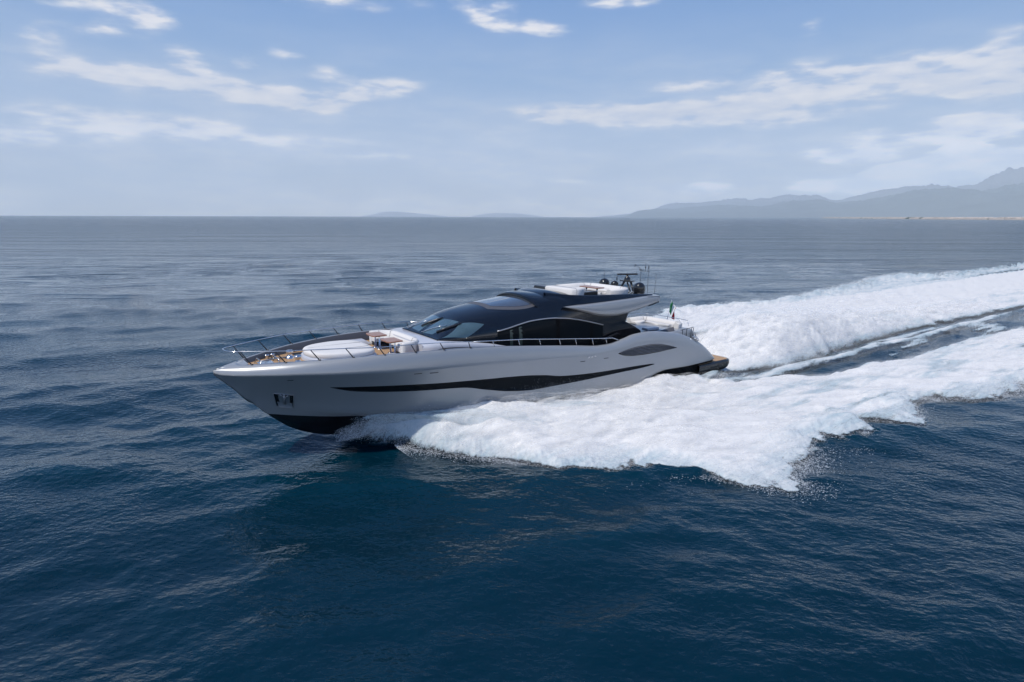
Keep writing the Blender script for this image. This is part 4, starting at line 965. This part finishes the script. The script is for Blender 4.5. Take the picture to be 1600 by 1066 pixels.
# ---------------------------------------------------------------- spray droplets
def zfoam(s, b):
    sw, h, d = wake(s, b); return sw + h, d
P = []; Sz = []
def ballistic(n, s0, b0, z0, va, vb, vu, side, tmax=None):
    T_ = (vu + np.sqrt(vu ** 2 + 2 * 9.8 * np.maximum(z0, 0))) / 9.8
    t = rng.random(n) ** .9 * T_
    return np.stack([s0 - va * t, side * (b0 + vb * t), z0 + vu * t - 4.9 * t * t], -1), t / T_
Vl = []
n = 420000
s0 = 27.4 - 18 * rng.random(n) ** 1.15; side = np.where(rng.random(n) < .88, 1, -1)
k0 = sst(27.6 - s0, 0, 3.0)
b0 = yl(s0) * .95 + .05; z0 = zl(s0) * (.35 + .5 * rng.random(n)) * np.interp(s0, [10, 20, 26, 27.4], [.65, 1.0, 1.05, .6])
va = rng.uniform(4.5, 11, n); lat = np.abs(rng.normal(0, 1, n)); vb = np.minimum(lat * 2.8, 7.2) * (.35 + .65 * k0) * (va / 9); vu = np.abs(rng.normal(1.0, .75, n)) * (.35 + .65 * k0) * np.interp(s0, [10, 20, 26], [.5, .9, 1.2])
p, f = ballistic(n, s0, b0, z0, va, vb, vu, side); P.append(p); Sz.append(rng.lognormal(math.log(.0046), .32, n)); Vl.append(np.stack([-va, side * vb, vu - 9.8 * f * vu / 9.8], -1))
n = 60000
s0 = 26.8 - 8 * rng.random(n); b0 = yl(s0) + .05; va = rng.uniform(6, 12, n); vb = rng.uniform(.1, 1.6, n); vu = np.abs(rng.normal(2.5, .8, n))
p, f = ballistic(n, s0, b0, zl(s0) * .8, va, vb, vu, np.where(rng.random(n) < .85, 1, -1)); P.append(p); Sz.append(rng.lognormal(math.log(.0042), .3, n)); Vl.append(np.stack([-va, vb, vu * (1 - 2 * f)], -1))
n = 260000
s0 = rng.uniform(-5, .6, n); b0 = rng.normal(0, 1.6, n); va = rng.uniform(7, 17, n); vu = np.abs(rng.normal(3.6, 2.2, n)); vb = rng.normal(0, .9, n) + b0 * .25
p, f = ballistic(n, s0, b0, np.full(n, .3), va, vb, vu, 1); P.append(p); Sz.append(rng.lognormal(math.log(.0065), .35, n)); Vl.append(np.stack([-va, vb, vu * (1 - 2 * f)], -1))
n = 26000
s0 = rng.uniform(2.5, 11.5, n); side = np.where(rng.random(n) < .8, 1, -1); b0 = np.full(n, 3.3); va = rng.uniform(5, 11, n); vb = np.abs(rng.normal(.5, .9, n)); vu = np.abs(rng.normal(1.2, .8, n))
p, f = ballistic(n, s0, b0, np.full(n, .15), va * .5, vb, vu, side); P.append(p); Sz.append(rng.lognormal(math.log(.0065), .4, n)); Vl.append(np.stack([-va, side * vb, vu * (1 - 2 * f)], -1))
n = 260000
s1 = 25 - rng.random(n) ** 1.3 * 120; sd_ = np.where(rng.random(n) < .72, 1, -1); e = np.where(sd_ > 0, outp(s1), outs(s1)); off = rng.normal(-.25, .75, n)
b1 = sd_ * (e + off - .2); zf_, d_ = zfoam(s1, b1); P.append(np.stack([s1, b1, (zf_ + .12 * d_) * rng.uniform(.2, 1.15, n) + np.abs(rng.normal(0, .10, n)) * (.2 + d_) + .01], -1)); Sz.append(rng.lognormal(math.log(.0062), .38, n) * (1 + .025 * np.maximum(-s1, 0))); Vl.append(np.stack([-6 + 0 * s1, sd_ * 4.0, 0 * s1], -1))
P = np.concatenate(P); Sz = np.concatenate(Sz); Vl = np.concatenate(Vl)
P = P + 0; ok = (P[:, 2] > -.02)
inside = (P[:, 0] > 1.3) & (P[:, 0] < 27.6) & (np.abs(P[:, 1]) < np.interp(P[:, 0], [1.3, 10, 16, 21, 24, 26, 27.6], [3.35, 3.38, 3.3, 3.0, 2.35, 1.6, .9]) - .0) & (P[:, 2] > .0)
ok &= ~inside; P = P[ok]; Sz = Sz[ok]; Vl = Vl[ok]
tet = np.array([[3.4, 0, -.2], [-1.6, .8, -.4], [-1.6, -.8, -.4], [-.4, 0, .8]])
n = len(P); D1 = Vl / np.linalg.norm(Vl, axis=1)[:, None]; D2 = np.cross(np.array([0, 0, 1.]), D1); D2 /= np.linalg.norm(D2, axis=1)[:, None]; D3 = np.cross(D1, D2)
loc = tet[None] * Sz[:, None, None]
Vd = loc[..., 0:1] * D1[:, None] + loc[..., 1:2] * D2[:, None] + loc[..., 2:3] * D3[:, None] + P[:, None]
Fd = (np.array([[0, 1, 2], [0, 3, 1], [1, 3, 2], [2, 3, 0]])[None] + (np.arange(n) * 4)[:, None, None]).reshape(-1, 3)
med = np_mesh('spray', Vd.reshape(-1, 3), Fd, smooth=False)
def spray_mat():
    m = bpy.data.materials.new('spray_water'); m.use_nodes = True; t = NT(m.node_tree); m.node_tree.nodes.clear()
    a = t.n('ShaderNodeBsdfDiffuse'); a.inputs[0].default_value = (.88, .9, .92, 1); b = t.n('ShaderNodeBsdfTranslucent'); b.inputs[0].default_value = (.88, .9, .92, 1)
    x = t.n('ShaderNodeMixShader'); x.inputs[0].default_value = .5; t.l.new(a.outputs[0], x.inputs[1]); t.l.new(b.outputs[0], x.inputs[2]); t.l.new(x.outputs[0], t.n('ShaderNodeOutputMaterial').inputs[0]); return m
spr = link('spray', med, spray_mat()); spr.location = (BX, BY, 0); spr.rotation_euler = (0, 0, math.pi + PSI)
tag(spr, 'fine white water drops flung up along the hull and astern', 'spray', kind='stuff')

# ---------------------------------------------------------------- far coast
def azel_ridge(K): return pchip([k[0] for k in K], [k[1] for k in K])
RIDGE_FRONT = [(0.1783, 0.00024), (0.2029, 0.00823), (0.2631, 0.01217), (0.3085, 0.01406), (0.3489, 0.01682), (0.3874, 0.01668), (0.4252, 0.02110), (0.4546, 0.02180), (0.4828, 0.01713), (0.5311, 0.02115), (0.5791, 0.02906), (0.6300, 0.03144), (0.6585, 0.03323), (0.6856, 0.03570), (0.7434, 0.03781)]
RIDGE_BACK = [(0.1330, 0.00000), (0.2030, 0.00625), (0.2628, 0.01897), (0.3081, 0.02076), (0.3484, 0.02380), (0.3869, 0.02356), (0.4244, 0.03022), (0.4540, 0.02810), (0.4761, 0.01984), (0.5035, 0.02526), (0.5301, 0.03065), (0.5783, 0.03574), (0.6292, 0.03789), (0.6569, 0.04584), (0.6835, 0.05186), (0.7408, 0.05608)]
ISLE_A = [(-0.2388, 0.00000), (-0.2189, 0.00508), (-0.2009, 0.01009), (-0.1841, 0.01017), (-0.1591, 0.00730), (-0.1340, 0.00439), (-0.1035, 0.00000)]
ISLE_B = [(-0.0676, 0.00000), (-0.0449, 0.00568), (-0.0212, 0.00777), (-0.0006, 0.00783), (0.0252, 0.00487), (0.0511, 0.00000)]
def hills(name, K, R0, depth, seed, base_col, rough=.5):
    f = azel_ridge(K); a0, a1 = K[0][0], K[-1][0]; na = int((a1 - a0) * 900); A = np.linspace(a0, a1, na); nr = 46
    Rr = np.linspace(R0 - depth, R0 + depth * .5, nr); RR_, AA = np.meshgrid(Rr, A, indexing='ij')
    far_ = 1 + .32 * sst(AA, .62, .2) if a0 > .12 else 1 + 0 * AA     # the range runs away from the viewer towards the left
    X = RR_ * far_ * np.sin(AA); Y = RR_ * far_ * np.cos(AA)
    pr_ = np.where(RR_ < R0, sst((RR_ - (R0 - depth)) / depth, 0, 1), sst((R0 + depth * .5 - RR_) / (depth * .5), 0, 1))
    nz_ = fbm(X / 2600 + 50, Y / 2600 + 50, seed, 8, .62); rid = 1 - np.abs(2 * fbm(X / 1700 + 9, Y / 2600 + 9, seed + 9, 7, .62) - 1)
    H = f(AA) * R0 * far_ * pr_ * .93 * (1 - rough + rough * 1.25 * (.45 * nz_ + .55 * rid ** 1.5) / .60) + 2 * (pr_ > 0) + CAM_H * pr_
    me = np_mesh(name, np.stack([X, Y, H], -1).reshape(-1, 3), grid_faces(nr, na))
    m = pbr(name + '_slopes', base_col, .9, vary=.35, vscale=.0012); o = link(name, me, m); tag(o, kind='structure'); return o
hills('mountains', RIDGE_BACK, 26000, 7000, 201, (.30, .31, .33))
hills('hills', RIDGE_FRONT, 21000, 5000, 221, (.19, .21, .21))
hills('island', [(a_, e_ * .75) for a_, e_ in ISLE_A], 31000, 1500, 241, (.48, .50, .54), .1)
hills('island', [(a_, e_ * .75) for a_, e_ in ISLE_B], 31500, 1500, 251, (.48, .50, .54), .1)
# flat shore with beach and a town on it
A = np.linspace(R(26.5), R(50), 240); coast = np.interp(np.degrees(A), [26.5, 29, 33, 40, 50], [8500, 6400, 5000, 3900, 3300]) * (1 + .01 * (fbm(A * 60, A * 0, 5, 4) - .5))
nr = 12; tr_ = np.linspace(0, 1, nr) ** 2; XX = []
for k in tr_:
    rr = coast * (1 - k) + 19000 * k; XX.append(np.stack([rr * np.sin(A), rr * np.cos(A), 0 * A + .2 + min(k * 400, 2.5)], -1))
me = np_mesh('plain', np.array(XX).reshape(-1, 3), grid_faces(nr, 240)); o = link('plain', me, pbr('coastal_plain', (.09, .10, .07), .9, vary=.3, vscale=.004)); tag(o, kind='structure')
me = np_mesh('beach', np.array([np.stack([(coast - 5 + q) * np.sin(A), (coast - 5 + q) * np.cos(A), 0 * A + z], -1) for q, z in ((0, .1), (30, 1.6), (60, 2.6))]).reshape(-1, 3), grid_faces(3, 240)); o = link('beach', me, pbr('beach_sand', (.30, .29, .27), .9, vary=.1, vscale=.02)); tag(o, kind='structure')
tw = MB(); r_ = random.Random(4)
for k in range(900):
    az_ = R(26.6 + 17 * r_.random()); c_ = float(np.interp(math.degrees(az_), [26.5, 29, 33, 40, 50], [8500, 6400, 5000, 3900, 3300])) + r_.uniform(90, 420)
    w_, d_, h_ = r_.uniform(10, 38), r_.uniform(9, 16), r_.uniform(5, 13); x, y = c_ * math.sin(az_), c_ * math.cos(az_)
    tw.box((x, y, 2 + h_ / 2), (w_, d_, h_), rz=-az_ + r_.uniform(-.2, .2)); 
    tw.box((x, y, 2 + h_ + .9), (w_ * 1.04, d_ * 1.04, 1.8), rz=-az_, taper=.3)
town = tw.build('coastal_town', pbr('pale_render', (.60, .52, .46), .8, vary=.35, vscale=.03)); tag(town, 'pale low town strung along the far beach below the mountains', 'town', kind='stuff')
wd_ = MB()
for k in range(900):
    az_ = R(26.6 + 17 * r_.random()); c_ = float(np.interp(math.degrees(az_), [26.5, 29, 33, 40, 50], [8500, 6400, 5000, 3900, 3300])) + r_.uniform(160, 900)
    x, y = c_ * math.sin(az_), c_ * math.cos(az_); rr = r_.uniform(10, 30); hh_ = r_.uniform(6, 14)
    wd_.lathe((x, y, 1.5), [(rr, 0), (rr * .9, hh_ * .6), (rr * .4, hh_), (.1, hh_ * 1.05)], 7)
wo = wd_.build('pine_wood', pbr('pine_foliage', (.045, .065, .035), .9, vary=.3, vscale=.05)); tag(wo, 'dark belt of pine woods behind the far beach', 'woods', kind='stuff')

# ---------------------------------------------------------------- haze
hb_ = MB(); hb_.box((4000, 17000, 1249), (60000, 37000, 2502)); 
hm = bpy.data.materials.new('haze_air'); hm.use_nodes = True; t = NT(hm.node_tree); hm.node_tree.nodes.clear()
pv = t.n('ShaderNodeVolumePrincipled'); pv.inputs['Color'].default_value = (.82, .93, 1, 1); pv.inputs['Density'].default_value = 5.4e-5; pv.inputs['Anisotropy'].default_value = 0
t.l.new(pv.outputs[0], t.n('ShaderNodeOutputMaterial').inputs['Volume'])
ho = hb_.build('haze', hm); tag(ho, 'thin pale haze over the sea', 'haze', kind='stuff')
